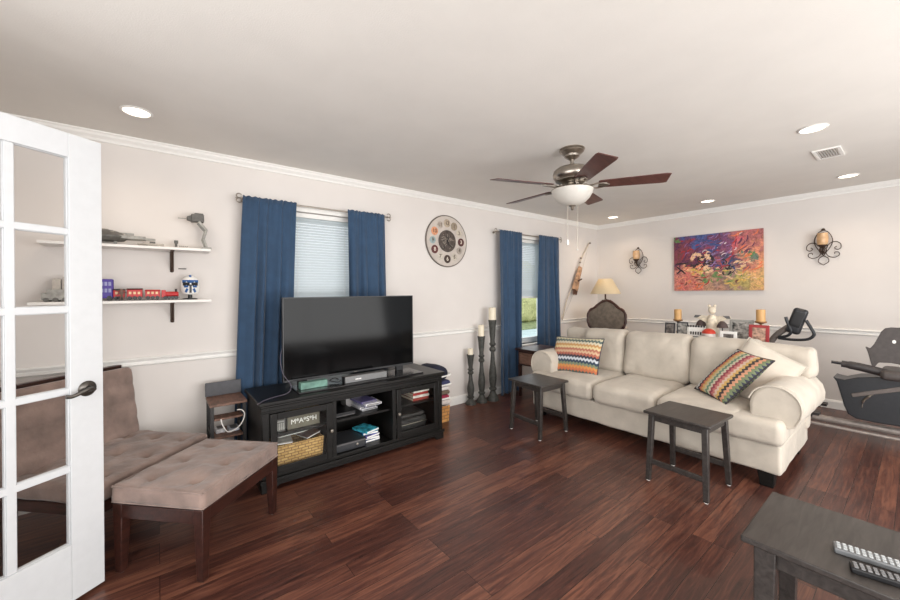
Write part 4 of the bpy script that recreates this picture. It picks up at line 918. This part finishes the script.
# ------------------------------------------------------------ candlesticks
for (x, y, h_, r, ch_, cr_, lab) in ((2.925, -.105, .59, .065, .07, .032, 'shortest of the three turned dark grey floor candlesticks'), (3.08, -.13, .80, .066, .135, .036, 'middle-height turned dark grey floor candlestick with cream candle'), (3.24, -.16, .99, .072, .15, .045, 'tallest of the three turned dark grey floor candlesticks, beside the curtain')):
    t = thing('floor_candlestick', lab, 'candlestick', (x, y, 0), 0, 'turned floor candlesticks')
    pr = [(0, 0), (1, 0), (1, .025), (.92, .04), (.78, .055), (.62, .075), (.5, .10), (.42, .12), (.62, .135), (.66, .15), (.45, .165), (.52, .19), (.62, .25), (.66, .31), (.58, .38), (.42, .47), (.34, .55), (.32, .60), (.5, .615), (.58, .635), (.48, .655), (.32, .67), (.52, .69), (.56, .705), (.40, .72), (.40, .76), (.5, .82), (.56, .90), (.66, .97), (.7, .985), (.7, 1.0), (0, 1.0)]
    obj('turned_shaft', lathe(B(), [(p*r, q_*h_) for p, q_ in pr], n=28), PEWTER, t)
    bm = B(); z0 = h_+.001
    obj('candle', lathe(B(), [(0, z0), (cr_, z0), (cr_, z0+ch_*.96), (cr_*.85, z0+ch_), (cr_*.6, z0+ch_*.97), (0, z0+ch_*.95)], n=24), CANDLE, t)
    obj('wick', tube(B(), [(0, 0, z0+ch_*.95), (.002, 0, z0+ch_*1.04)], .0015, 5), BLKPL, t)

# ------------------------------------------------------------ side table by the curtain
t = thing('side_table', 'dark brown wooden side table between the far curtain and the sofa arm', 'side table', (3.86, -.37, 0))
obj('top', box(B(), -.26, .24, -.20, .17, .585, .61), DKBROWN, t, bev=.005)
bm = B(); box(bm, -.23, .21, -.17, .14, .40, .5848); obj('apron', bm, DKBROWN, t, bev=.003)
obj('drawer', box(B(), -.245, -.2302, -.14, .11, .42, .56), BRW, t, bev=.003)
for x in (-.215, .195):
    for y in (-.155, .125): obj('leg', bar(B(), (x, y, 0), (x, y, .3998), .026, .026, .036, .036), DKBROWN, t, bev=.002)

# ------------------------------------------------------------ sofa
t = thing('sofa', 'long cream slipcovered three-seat sofa with rolled arms', 'sofa', (3.70, -1.825, 0))
def wr(sc, amp):
    def fn(q, n, hs):
        w_ = noise.noise(Vector((q.x*sc, q.y*sc*1.3, q.z*sc))); f_ = noise.noise(Vector((q.x*sc*3, q.y*sc*2, q.z*sc*2+4)))
        return q+n*(amp*w_+amp*.5*abs(f_))
    return fn
X0, X1, Y0, Y1 = -.49, .47, -1.03, 1.03
obj('base', softbox(B(), -.005, 0, .2, .95, 2.06, .2, .02, 22, wr(5, .006)), CREAM, t, ang=180)
def seat_fn(crown):
    f0 = wr(6, .008)
    def fn(q, n, hs):
        q = f0(q, n, hs)
        if n.z > .3: q.z += crown*(1-(q.x/hs[0])**4)*(1-(q.y/hs[1])**4)
        return q
    return fn
for k, (ya, yb) in enumerate(((.31, .86), (-.255, .305), (-.82, -.26))):
    bm = softbox(B(), -.135, (ya+yb)/2, .385, .80, yb-ya-.006, .17, .05, 14, seat_fn(.022))
    if k == 0: softbox(bm, -.43, .835, .384, .21, .39, .168, .045, 10, wr(6, .004))
    if k == 2: softbox(bm, -.43, -.84, .384, .21, .42, .168, .045, 10, wr(6, .004))
    obj('seat_cushion', bm, CREAM, t, ang=180)
for s in (1, -1):
    poly = [(.80, .29), (.80, .54), (.808, .59), (.835, .642), (.875, .677), (.925, .692), (.99, .687), (1.04, .66), (1.075, .615), (1.088, .56), (1.082, .505), (1.06, .455), (1.035, .42), (1.03-(.03 if s > 0 else .055), .40), (1.03-(.015 if s > 0 else .055), .29)]
    dy_ = .015 if s > 0 else .055
    poly = [(s*(p[0]+dy_), p[1]) for p in poly]
    bm = B(); xsn = [-.425]+[-.41+k*.0405 for k in range(20)]+[.40]; rings = []
    for k, x in enumerate(xsn):
        ins = .012 if k in (0, len(xsn)-1) else 0; cyx, czx = s*(.95+dy_), .52
        row = []
        for (py_, pz_) in poly:
            vx = Vector((x, py_+(cyx-py_)*ins*4 if pz_ > .42 else py_, pz_+(czx-pz_)*ins*4 if pz_ > .42 else pz_))
            if pz_ > .42: vx += Vector((0, 0, -.02*(x+.4)))+Vector((0, .006, .008))*noise.noise(vx*7)
            row.append(bm.verts.new(vx))
        rings.append(row)
    for a, b in zip(rings, rings[1:]):
        for i in range(len(poly)): j = (i+1) % len(poly); bm.faces.new((a[i], a[j], b[j], b[i]))
    bm.faces.new(rings[0]); bm.faces.new(rings[-1])
    a_ = obj('arm', bm, CREAM, t, ang=50)
    sm = a_.modifiers.new('bevel', 'BEVEL'); sm.width = .012; sm.segments = 2; sm.angle_limit = R(50)
    pp = smooth_path([(-.428, q_[0]*.985, q_[1]-.012) for q_ in poly[2:12]], 3)
    obj('arm_piping', tube(B(), pp, .005, 6), CREAM, a_)
obj('back_frame', softbox(B(), .41, 0, .52, .16, 2.10, .62, .05, 20, wr(5, .006)), CREAM, t, ang=180)
def lean(q, n, hs): return wr(5, .016)(q, n, hs)+Vector((.16*q.z+.03*(q.z/hs[2])**2*0, 0, 0))
for k, (ya, yb) in enumerate(((.33, 1.05), (-.28, .325), (-1.08, -.285))):
    def bf(q, n, hs):
        q = lean(q, n, hs)
        if n.x < -.3: q.x -= .03*(1-(q.y/hs[1])**4)*(1-(q.z/hs[2])**4)
        return q
    if k == 1: bm = softbox(B(), .225, (ya+yb)/2, .685, .20, yb-ya-.004, .45, .06, 14, bf)
    else:
        ye = (ya, .80) if k == 0 else (-.80, yb)
        bm = softbox(B(), .225, sum(ye)/2, .685, .20, ye[1]-ye[0]-.004, .45, .06, 12, bf)
        yw = (.72, 1.06) if k == 0 else (-1.115, -.72)
        softbox(bm, .262, sum(yw)/2, .775, .17, yw[1]-yw[0], .235, .05, 10, lean)
    obj('back_cushion', bm, CREAM, t, ang=180)
for x in (-.43, .40):
    for y in (-.95, .95): obj('leg', bar(B(), (x, y, 0), (x, y, .11), .065, .075, .085, .095), BLACKW, t, bev=.004)
# pillows
def pillow_bm(w_, h_, th_, n=26):
    bm = B(); uvl = None; sides = []
    for sg in (1, -1):
        g = []
        for j in range(n+1):
            row = []
            for i in range(n+1):
                u, v = 2*i/n-1, 2*j/n-1
                x = u*(1-.05*(1-v*v))*w_/2*(1-.0*u); y = v*(1-.05*(1-u*u))*h_/2
                prof = (max(0, (1-u**2))*max(0, (1-v**2)))**.42
                z = sg*th_/2*prof + .006*noise.noise(Vector((x*9, y*9, sg)))*prof
                row.append(bm.verts.new((x, y, z)))
            g.append(row)
        sides.append(g)
    uvl = bm.loops.layers.uv.new('uv')
    for s, g in enumerate(sides):
        for j in range(n):
            for i in range(n):
                q = [(i, j), (i+1, j), (i+1, j+1), (i, j+1)]
                if s: q.reverse()
                f = bm.faces.new([g[b][a] for a, b in q])
                for lp, (a, b) in zip(f.loops, q): lp[uvl].uv = (a/n, b/n)
    bmesh.ops.remove_doubles(bm, verts=bm.verts, dist=1e-4); return bm
def place(o, c, ux, vy):
    ux = Vector(ux).normalized(); vy = Vector(vy); vy = (vy-ux*vy.dot(ux)).normalized(); n = ux.cross(vy)
    m = Matrix((ux, vy, n)).transposed().to_4x4(); m.translation = Vector(c); o.matrix_world = m
STR = [(196, 188, 160), (92, 106, 100), (206, 196, 172), (190, 144, 92), (214, 196, 150), (176, 112, 92), (206, 172, 140), (174, 100, 84), (60, 58, 68), (196, 200, 206), (52, 66, 84), (120, 130, 104), (200, 136, 78), (190, 110, 76), (84, 96, 88)]
def pillow(label, w_, h_, th_, material, c, ux, vy, piping=None):
    t = thing('throw_pillow', label, 'pillow'); o = obj('cover', pillow_bm(w_, h_, th_), material, t, ang=180)
    pts = []
    n = 12
    for (a, b) in (((-1, -1), (1, -1)), ((1, -1), (1, 1)), ((1, 1), (-1, 1)), ((-1, 1), (-1, -1))):
        for k in range(n):
            u = a[0]+(b[0]-a[0])*k/n; v = a[1]+(b[1]-a[1])*k/n
            pts.append((u*(1-.05*(1-v*v))*w_/2, v*(1-.05*(1-u*u))*h_/2, 0))
    obj('seam', tube(B(), pts, .005, 6, True), piping or material, t)
    place(t, c, ux, vy); return t
pillow('multicolour zigzag throw pillow leaning in the left corner of the sofa', .53, .425, .13, zigzag_mat('zigzag_knit_rows', STR[::-1], 1, .044, 15), (3.52, -1.136, .648), (.187, -.982, .02), (.532, .118, .839), mat('navy_piping', (60, 66, 80), .8))
STR2 = [(58, 60, 74), (196, 198, 196), (66, 52, 58), (190, 112, 88), (206, 168, 104), (196, 184, 150), (110, 140, 116), (202, 196, 172), (150, 72, 84), (196, 120, 116), (216, 190, 170), (210, 170, 104), (70, 64, 62), (206, 150, 120), (112, 122, 92)]
pillow('multicolour zigzag throw pillow tipped on its corner at the right end of the sofa', .38, .475, .12, zigzag_mat('zigzag_knit_columns', STR2, 1, .046, 15, swap=True), (3.55, -2.506, .662), (-.668, -.741, -.064), (.498, -.509, .702), mat('dark_piping', (56, 50, 52), .8))
pillow('plain cream square pillow behind the tipped zigzag pillow', .40, .47, .13, CREAM, (3.745, -2.625, .665), (0, -.356, -.195), (.23, -.384, .29))

# ------------------------------------------------------------ stools
def make_stool(lab, loc, rz):
    t = thing('wooden_stool', lab, 'stool', loc, rz, 'charcoal wooden stools')
    a, b = .20, .165       # half sizes at the floor (x depth, y width); long side of the top runs along y
    obj('top', box(B(), -.195, .195, -.208, .208, .468, .488), STOOLW, t, bev=.005)
    bm = B()
    for s in (-1, 1): box(bm, s*.15-.01, s*.15+.01, -.17, .17, .42, .4678); box(bm, -.138, .138, s*.165-.01, s*.165+.01, .42, .4678)
    obj('apron', bm, STOOLW, t, bev=.002)
    for sx in (-1, 1):
        for sy in (-1, 1):
            l = obj('leg', bar(B(), (sx*.185, sy*.18, .005), (sx*.152, sy*.166, .4675), .03, .03, .036, .036), STOOLW, t, bev=.003)
            obj('glide', lathe(B(), [(0, 0), (.012, 0), (.012, .005), (0, .005)], Matrix.Translation((sx*.185, sy*.18, 0)), 12), WHT, l)
    for s in (-1, 1): obj('stretcher', box(B(), s*.177-.009, s*.177+.009, -.165, .165, .12, .155), STOOLW, t, bev=.002)
    return t
st = make_stool('low charcoal wooden stool standing before the left end of the sofa, by the curtain', (2.885, -1.135, 0), R(-3))
copy_tree(st, (2.895, -2.42, 0), R(-3), 'low charcoal wooden stool standing before the right half of the sofa')

# ------------------------------------------------------------ low table in the foreground and remotes
t = thing('coffee_table', 'low charcoal wooden bench table in the right foreground with remotes on it', 'table', (1.895, -3.47, 0))
obj('top', box(B(), -.235, .235, -.45, .45, .428, .45), STOOLW, t, bev=.004)
bm = B()
for s in (-1, 1): box(bm, s*.185-.011, s*.185+.011, -.38, .38, .36, .4278); box(bm, -.173, .173, s*.385-.011, s*.385+.011, .36, .4278)
obj('apron', bm, STOOLW, t, bev=.003)
for sx in (-1, 1):
    for sy in (-1, 1): obj('leg', bar(B(), (sx*.195, sy*.395, 0), (sx*.185, sy*.385, .4278), .05, .05, .062, .062), STOOLW, t, bev=.004)
def remote(lab, c, l_, w_, rz, body, key):
    t = thing('remote_control', lab, 'remote control', c, rz)
    obj('body', box(B(), -l_/2, l_/2, -w_/2, w_/2, 0, .018), body, t, bev=.004)
    n = int(l_/.0145); bm = B()
    for i in range(n-1):
        for j in range(3):
            x = -l_/2+.012+i*.0145; y = (j-1)*w_*.29; box(bm, x-.0045, x+.0045, y-.0045, y+.0045, .0181, .0215)
    obj('buttons', bm, key, t, bev=.0008)
remote('silver and white remote control with rows of pale keys, farther on the bench table', (1.838, -3.365, .45), .25, .052, R(-80), mat('silver_remote', (120, 122, 124), .4, .3), mat('pale_keys', (178, 182, 184), .4))
remote('slimmer dark remote control nearer the front edge of the bench table', (1.75, -3.395, .45), .22, .042, R(-77), BLKPL, mat('grey_keys', (120, 120, 122), .4))

# ------------------------------------------------------------ sofa table with pictures
t = thing('console_table', 'narrow dark console table hidden behind the sofa carrying picture frames', 'console table', (4.42, -2.08, 0))
obj('top', box(B(), -.15, .15, -.72, .62, .775, .80), DKBROWN, t, bev=.004)
bm = B()
for s in (-1, 1): box(bm, s*.115-.01, s*.115+.01, -.66, .56, .70, .7748)
obj('apron', bm, DKBROWN, t, bev=.002)
for x in (-.12, .12):
    for y in (-.68, .58): obj('leg', bar(B(), (x, y, 0), (x, y, .7748), .03, .03, .04, .04), DKBROWN, t, bev=.002)
TZ = .80
def frame(name, lab, y, x, w_, z1, frc, pic, border=.02, tilt=8, ry=0, extra=None, zb=TZ):
    h_ = z1-zb; t = thing(name, lab, 'picture frame', (x, y, zb), R(90+ry))
    # local: x = right as seen (-y world) -> use rz so that local -y faces the sofa
    t.rotation_euler = (0, 0, R(-90+ry)); M_ = Matrix.Rotation(R(-tilt), 4, 'X')
    bm = B(); a = w_/2
    box(bm, -a, a, -.006, .008, 0, border, M_); box(bm, -a, a, -.006, .008, h_-border, h_, M_); box(bm, -a, -a+border, -.006, .008, border, h_-border, M_); box(bm, a-border, a, -.006, .008, border, h_-border, M_)
    obj('frame_border', bm, frc, t, bev=.002)
    obj('picture', box(B(), -a+border, a-border, -.001, .002, border, h_-border, M_), pic, t, smooth=False)
    obj('easel_back', beam(B(), M_ @ Vector((0, .008, h_*.7)), (0, .008+h_*.32, .003), .03, .004), BLKPL, t)
    if extra: extra(t, M_, a, h_)
    return t
PH1 = mat('grey_photo_print', (150, 146, 140), .3, var=.5, scale=26); PH2 = mat('dark_photo_print', (104, 98, 94), .3, var=.6, scale=22); PH3 = mat('warm_photo_print', (176, 140, 120), .3, var=.4, scale=30)
BKF = mat('black_picture_frame', (44, 42, 44), .35); 
frame('photo_frame', 'black framed photograph at the left end of the console table', -1.74, 4.36, .10, .985, BKF, PH2, .012)
frame('photo_frame', 'black framed photograph beside the plain white sign on the console', -1.85, 4.40, .105, .995, BKF, PH1, .012, ry=8)
DOT = mat('white_scalloped_frame', (226, 222, 214), .5)
def sign(t, M_, a, h_):
    bm = B()
    for k in range(7):
        for zz in (.008, h_-.008): lathe(bm, [(0, 0), (.010, 0), (.010, .004), (0, .005)], M_ @ Matrix.Translation((-a+.01+k*(2*a-.02)/6, -.007, zz)) @ RX, 10)
    obj('scallops', bm, BKF, t)
    bm = B()
    for k in range(5): box(bm, -.052+k*.022, -.040+k*.022, -.0045, -.001, h_*.45, h_*.45+.03, M_)
    box(bm, -.05, .05, -.0045, -.001, h_*.3, h_*.3+.008, M_); obj('dark_lettering', bm, BKF, t, smooth=False)
frame('scalloped_frame', 'white frame edged with black scallops, left of the cream figurine', -1.99, 4.36, .165, .97, DOT, WHT, .018, extra=sign)
frame('photo_frame', 'large grey framed photograph right of the cream figurine', -2.345, 4.45, .19, 1.045, mat('silver_grey_frame', (150, 148, 142), .4, .3), PH1, .022)
frame('photo_frame', 'small white framed photograph in front of the large grey frame', -2.275, 4.33, .135, .935, WHT, PH2, .026)
frame('photo_frame', 'red framed photograph below the right pillar candle', -2.50, 4.36, .15, 1.01, mat('red_frame_paint', (150, 40, 42), .4), PH3, .026)
t = thing('birdhouse_ornament', 'small round red and white ornament below the cream figurine', 'ornament', (4.35, -2.11, TZ)); t.scale = (.85, .85, .85)
obj('body', lathe(B(), [(0, 0), (.06, 0), (.07, .05), (.072, .09), (.06, .14), (.03, .165), (0, .17)], n=20), mat('red_white_glaze', (222, 208, 200), .4, var=.2, scale=6), t)
obj('red_band', lathe(B(), [(.069, .118), (.072, .12), (.064, .142), (.045, .162), (.02, .174), (0, .176), (0, .171)], n=20), mat('coral_red_glaze', (196, 62, 44), .4), t)
obj('door_hole', lathe(B(), [(0, 0), (.016, 0), (.016, .006), (0, .006)], Matrix.Translation((-.068, 0, .07)) @ Matrix.Rotation(R(-90), 4, 'Y'), 14), BKF, t)
STON = mat('cream_carved_wood', (212, 200, 180), .7, var=.12, scale=30, bump=.2)
t = thing('figurine', 'cream figurine with outstretched arms standing between two tiny dark lamps', 'figurine', (4.45, -2.11, TZ))
bm = B(); lathe(bm, [(0, 0), (.06, 0), (.06, .02), (.045, .03), (.055, .12), (.05, .19), (.04, .25), (.03, .28), (.0, .285)], n=20); obj('body', bm, STON, t)
obj('head', softbox(B(), 0, 0, .33, .06, .066, .075, .03, 6), STON, t, ang=180)
for s in (-1, 1): obj('ear', lathe(B(), [(0, 0), (.012, .0), (.014, .02), (0, .03)], Matrix.Translation((0, s*.024, .36)), 10), STON, t)
for s in (-1, 1):
    a_ = obj('arm', prism(B(), [(s*.03, .27), (s*.15, .275), (s*.16, .25), (s*.11, .235), (s*.04, .19)], lambda p: (-.012, p[0], p[1]), lambda p: (.012, p[0], p[1])), STON, t, bev=.004)
    obj('dark_feathers', prism(B(), [(s*.09, .276), (s*.15, .276), (s*.16, .25), (s*.125, .25)], lambda p: (-.0135, p[0], p[1]), lambda p: (-.0125, p[0], p[1])), GREYPL, a_, smooth=False)
for (y, x, lab) in ((-2.005, 4.47, 'tiny dark-shaded candle lamp left of the cream figurine'), (-2.215, 4.385, 'tiny dark-shaded candle lamp right of the cream figurine')):
    t = thing('mini_lamp', lab, 'lamp', (x, y, TZ)); t.scale = (.9, .9, .9)
    obj('stem', lathe(B(), [(0, 0), (.035, 0), (.035, .008), (.01, .015), (.007, .06), (.012, .09), (.006, .11), (.006, .19), (0, .19)], n=16), BLKPL, t)
    obj('shade', lathe(B(), [(.052, .18), (.054, .182), (.042, .22), (.018, .25), (.0, .252), (0, .248), (.016, .246), (.05, .183)], n=24), mat('dark_brown_shade', (70, 56, 54), .7), t)
for (y, z1, lab) in ((-1.785, 1.125, 'amber pillar candle on a wooden stand at the left of the console'), (-2.495, 1.145, 'amber pillar candle on a wooden stand at the right of the console')):
    t = thing('pillar_candle_stand', lab, 'candle holder', (4.47, y, TZ), 0, 'amber pillar candles on stands'); h_ = z1-TZ
    obj('stand', lathe(B(), [(0, 0), (.045, 0), (.045, .012), (.015, .02), (.01, .05), (.018, .08), (.01, .11), (.01, h_-.135), (.045, h_-.12), (.047, h_-.108), (0, h_-.108)], n=20), mat('honey_brown_wood', (130, 90, 52), .5), t)
    obj('candle', lathe(B(), [(0, h_-.1075), (.035, h_-.1075), (.035, h_), (.03, h_+.003), (0, h_-.004)], n=22), TANC, t)

# ------------------------------------------------------------ corner lamp, carved chair
t = thing('lamp_table', 'small round dark table in the far corner under the lamp', 'side table', (5.40, -.50, 0))
obj('top', lathe(B(), [(0, .72), (.25, .72), (.26, .73), (.26, .745), (.25, .75), (0, .75)], n=32), DKBROWN, t)
obj('pedestal', lathe(B(), [(0, .02), (.05, .03), (.03, .1), (.05, .3), (.03, .5), (.05, .68), (.09, .7198), (0, .7198)], n=20), DKBROWN, t)
for k in range(3): obj('leg', beam(B(), (.03*math.cos(k*2.09), .03*math.sin(k*2.09), .08), (.22*math.cos(k*2.09), .22*math.sin(k*2.09), .014), .035, .03), DKBROWN, t, bev=.004)
t = thing('table_lamp', 'table lamp with wide cream cone shade and dark stem in the corner', 'lamp', (5.38, -.445, .75))
obj('base', lathe(B(), [(0, 0), (.08, 0), (.08, .012), (.05, .025), (.02, .05), (.03, .12), (.05, .18), (.045, .24), (.02, .30), (.012, .34), (.016, .40), (.012, .44), (.012, .56), (0, .56)], n=24), IRON, t)
SHADE = trans_mat('cream_lamp_shade', (226, 214, 186), .35)
obj('shade', lathe(B(), [(.215, .535), (.218, .537), (.12, .72), (.095, .765), (.092, .765), (.116, .72), (.213, .538), (.215, .535)], n=40), SHADE, t)
obj('harp', tube(B(), smooth_path([(0, .012, .56), (0, .05, .62), (0, .03, .73), (0, 0, .765), (0, -.03, .73), (0, -.05, .62), (0, -.012, .56)], 5), .003, 6), NICKEL, t)
obj('bulb', lathe(B(), [(.012, .561), (.03, .60), (.03, .63), (.015, .655), (0, .66)], n=16), EMIT, t)
light('lamp_bulb_light', 'POINT', (5.38, -.445, 1.39), (0, 0, 0), 3.2, (1, .80, .58), .05)
t = thing('carved_chair', 'antique chair with carved dark wood frame and grey-brown oval upholstered back behind the sofa', 'chair', (4.88, -.685, 0), R(-163)); t.scale = (.9, .86, 1)
# local x = facing
CARV = wood_mat('carved_mahogany', (48, 26, 22), (88, 52, 42), .4); UPH = mat('taupe_velvet', (112, 100, 88), .9, var=.12, scale=20, sheen=.3)
out = []
for k in range(72):
    a = 2*PI*k/72; y = .30*math.cos(a); z = .205*math.sin(a)
    if z < 0: y = .30*math.copysign(abs(math.cos(a))**.6, math.cos(a)); z = -.19*abs(math.sin(a))**.9
    if z > 0: z = .205*(abs(math.sin(a))**.8)+.055*math.exp(-(y/.13)**2)-.02*math.exp(-((abs(y)-.19)/.05)**2)
    out.append((y, z))
Mb = Matrix.Translation((-.22, 0, .935)) @ Matrix.Rotation(R(-8), 4, 'Y')
obj('back_frame', tube(B(), [Mb @ Vector((0, y, z)) for y, z in out], [.017+.006*abs(math.sin(k*.7)) for k in range(72)], 8, True), CARV, t)
bm = B(); c0 = bm.verts.new(Mb @ Vector((.035, 0, 0))); cb = bm.verts.new(Mb @ Vector((-.012, 0, 0))); r1 = [bm.verts.new(Mb @ Vector((.028, y*.6, z*.6))) for y, z in out]; r2 = [bm.verts.new(Mb @ Vector((.006, y*.95, z*.95))) for y, z in out]; r3 = [bm.verts.new(Mb @ Vector((-.012, y*.95, z*.95))) for y, z in out]
for i in range(72):
    j = (i+1) % 72; bm.faces.new((c0, r1[i], r1[j])); bm.faces.new((r1[i], r2[i], r2[j], r1[j])); bm.faces.new((r2[i], r3[i], r3[j], r2[j])); bm.faces.new((cb, r3[j], r3[i]))
obj('upholstered_back', bm, UPH, t)
bm = B()
for s in (-1, 0, 1): lathe(bm, [(0, -.02), (.02, -.012), (.026, 0), (.014, .016), (0, .024)], Mb @ Matrix.Translation((.0, s*.06, .265-.012*abs(s))), 10)
obj('crest_carving', bm, CARV, t)
obj('seat', softbox(B(), 0, 0, .43, .48, .52, .1, .04, 8, wr(6, .004)), UPH, t, ang=180)
obj('seat_rail', softbox(B(), 0, 0, .36, .49, .53, .05, .015, 4), CARV, t)
for s in (-1, 1): obj('back_post', tube(B(), smooth_path([(-.21, s*.2, .38), (-.19, s*.15, .52), (-.19, s*.2, .74)], 6), .018, 8), CARV, t)
for x in (-.2, .2):
    for y in (-.21, .21): obj('leg', tube(B(), smooth_path([(x, y, .34), (x*1.1, y*1.1, .24), (x*.95, y*.95, .1), (x*1.08, y*1.08, .012)], 5), [.026]*5+[.02]*5+[.014]*6, 8), CARV, t)

# ------------------------------------------------------------ recumbent exercise bike
t = thing('exercise_bike', 'black recumbent exercise bike standing behind the right end of the sofa', 'exercise bike', (5.0, -3.0, 0))
CHAR = mat('charcoal_bike_plastic', (58, 54, 54), .45, 0, .08, 15); DKB = mat('dark_bike_shell', (38, 40, 44), .35); SEAT = mat('brown_black_seat_vinyl', (74, 68, 66), .5, var=.08); TAUP = mat('taupe_bike_cover', (104, 96, 92), .5)
# local y: + is toward wall_left (front of the bike), - toward the seat
bm = B(); tube(bm, [(0, .68, .10), (0, -.95, .10)], .03, 10); tube(bm, [(-.09, .4, .06), (-.09, -.8, .06)], .014, 8); obj('base_rail', bm, mat('warm_grey_rail', (158, 148, 142), .4, .2), t)
obj('front_stabilizer', tube(B(), [(-.26, .66, .055), (.26, .66, .055)], .04, 12), CHAR, t)
obj('rear_stabilizer', tube(B(), [(-.26, -.92, .055), (.26, -.92, .055)], .04, 12), CHAR, t)
bm = B()
for s in (-1, 1): lathe(bm, [(0, -.02), (.04, -.02), (.045, 0), (.04, .02), (0, .02)], Matrix.Translation((s*.22, .22, .19)) @ RX, 14); box(bm, s*.22-.045, s*.22+.045, .15, .28, .178, .2)
obj('pedals', bm, CHAR, t)
shell = [(.075, .53), (.05, .49), (.03, .40), (.005, .28), (-.02, .21), (-.07, .18), (-.20, .175), (-.55, .19), (-.72, .26), (-.70, .40), (-.55, .50), (-.36, .56), (-.20, .575), (-.08, .55), (.0, .515), (.05, .52)]
obj('drive_housing', prism(B(), shell, lambda p: (-.13, p[0], p[1]), lambda p: (.13, p[0], p[1])), DKB, t, bev=.022, seg=3)
obj('side_trim', prism(B(), [(-.04, .40), (-.38, .54), (-.38, .50), (-.05, .37)], lambda p: (-.14, p[0], p[1]), lambda p: (-.1305, p[0], p[1])), TAUP, t, bev=.003)
obj('curved_trim', tube(B(), smooth_path([(-.134, -.20, .44), (-.136, -.15, .40), (-.136, -.115, .35), (-.134, -.105, .29)], 6), [.003]*6+[.009]*8+[.003]*5, 8), NICKEL, t)
obj('seat_rail', tube(B(), smooth_path([(-.1, .02, .655), (-.1, -.1, .64), (-.1, -.3, .60), (-.1, -.6, .56)], 6), [.03]*3+[.036]*12+[.03]*4, 12), CHAR, t)
obj('side_grip', tube(B(), [(-.1, .085, .662), (-.1, .015, .657)], .014, 10), DKB, t)
obj('seat_support', hexa(B(), [(-.06, -.5, .50), (.06, -.5, .50), (.06, -.3, .50), (-.06, -.3, .50)], [(-.06, -.56, .6), (.06, -.56, .6), (.06, -.28, .6), (-.06, -.28, .6)]), CHAR, t, bev=.006)
obj('seat', softbox(B(), .0, -.42, .60, .40, .42, .08, .035, 8, wr(6, .004)), SEAT, t, ang=180)
# backrest: plate curved, faces the console, tilted back
bk = [(-.16, .65), (-.135, .78), (-.122, .82), (-.15, .805), (-.175, .85), (-.215, .96), (-.235, .99), (-.27, 1.0), (-.52, 1.0), (-.56, .99), (-.575, .95), (-.57, .66), (-.5, .64), (-.38, .68), (-.27, .695), (-.2, .69), (-.178, .65)]
obj('backrest', prism(B(), bk, lambda p: (-.05, p[0], p[1]), lambda p: (.0, p[0], p[1])), SEAT, t, bev=.005, seg=2)
obj('backrest_badge', lathe(B(), [(0, 0), (.014, 0), (.014, .003), (0, .003)], Matrix.Translation((-.05, -.288, .88)) @ Matrix.Rotation(R(-90), 4, 'Y') @ Matrix.Diagonal((1.1, .8, 1, 1)), 16), WHT, t)
obj('backrest_post', tube(B(), [(-.02, -.45, .5), (-.0, -.42, .78)], .022, 10), CHAR, t)
obj('console_mast', tube(B(), smooth_path([(0, .60, .10), (0, .62, .50), (0, .52, .82), (-.02, .36, .99)], 8), .028, 12), TAUP, t)
Mc = Matrix.Translation((-.03, .33, 1.02)) @ Matrix.Rotation(R(17), 4, 'X')
obj('console_head', softbox(B(), 0, 0, 0, .06, .115, .26, .05, 6, None, Mc), DKB, t, ang=180)
obj('console_screen', softbox(B(), -.031, 0, .02, .01, .08, .15, .004, 4, None, Mc), BLKPL, t, ang=180)
for s, p in ((1, [(-.03, .47, .85), (-.04, .40, .87), (-.05, .37, .92), (-.05, .395, 1.0), (-.05, .41, 1.06)]), (-1, [(-.03, .47, .84), (-.04, .36, .835), (-.05, .25, .85), (-.055, .205, .90), (-.055, .225, .96), (-.055, .26, 1.035)])):
    obj('handlebar', tube(B(), smooth_path(p, 6), .0135, 10), DKB, t)

# ------------------------------------------------------------ outlets
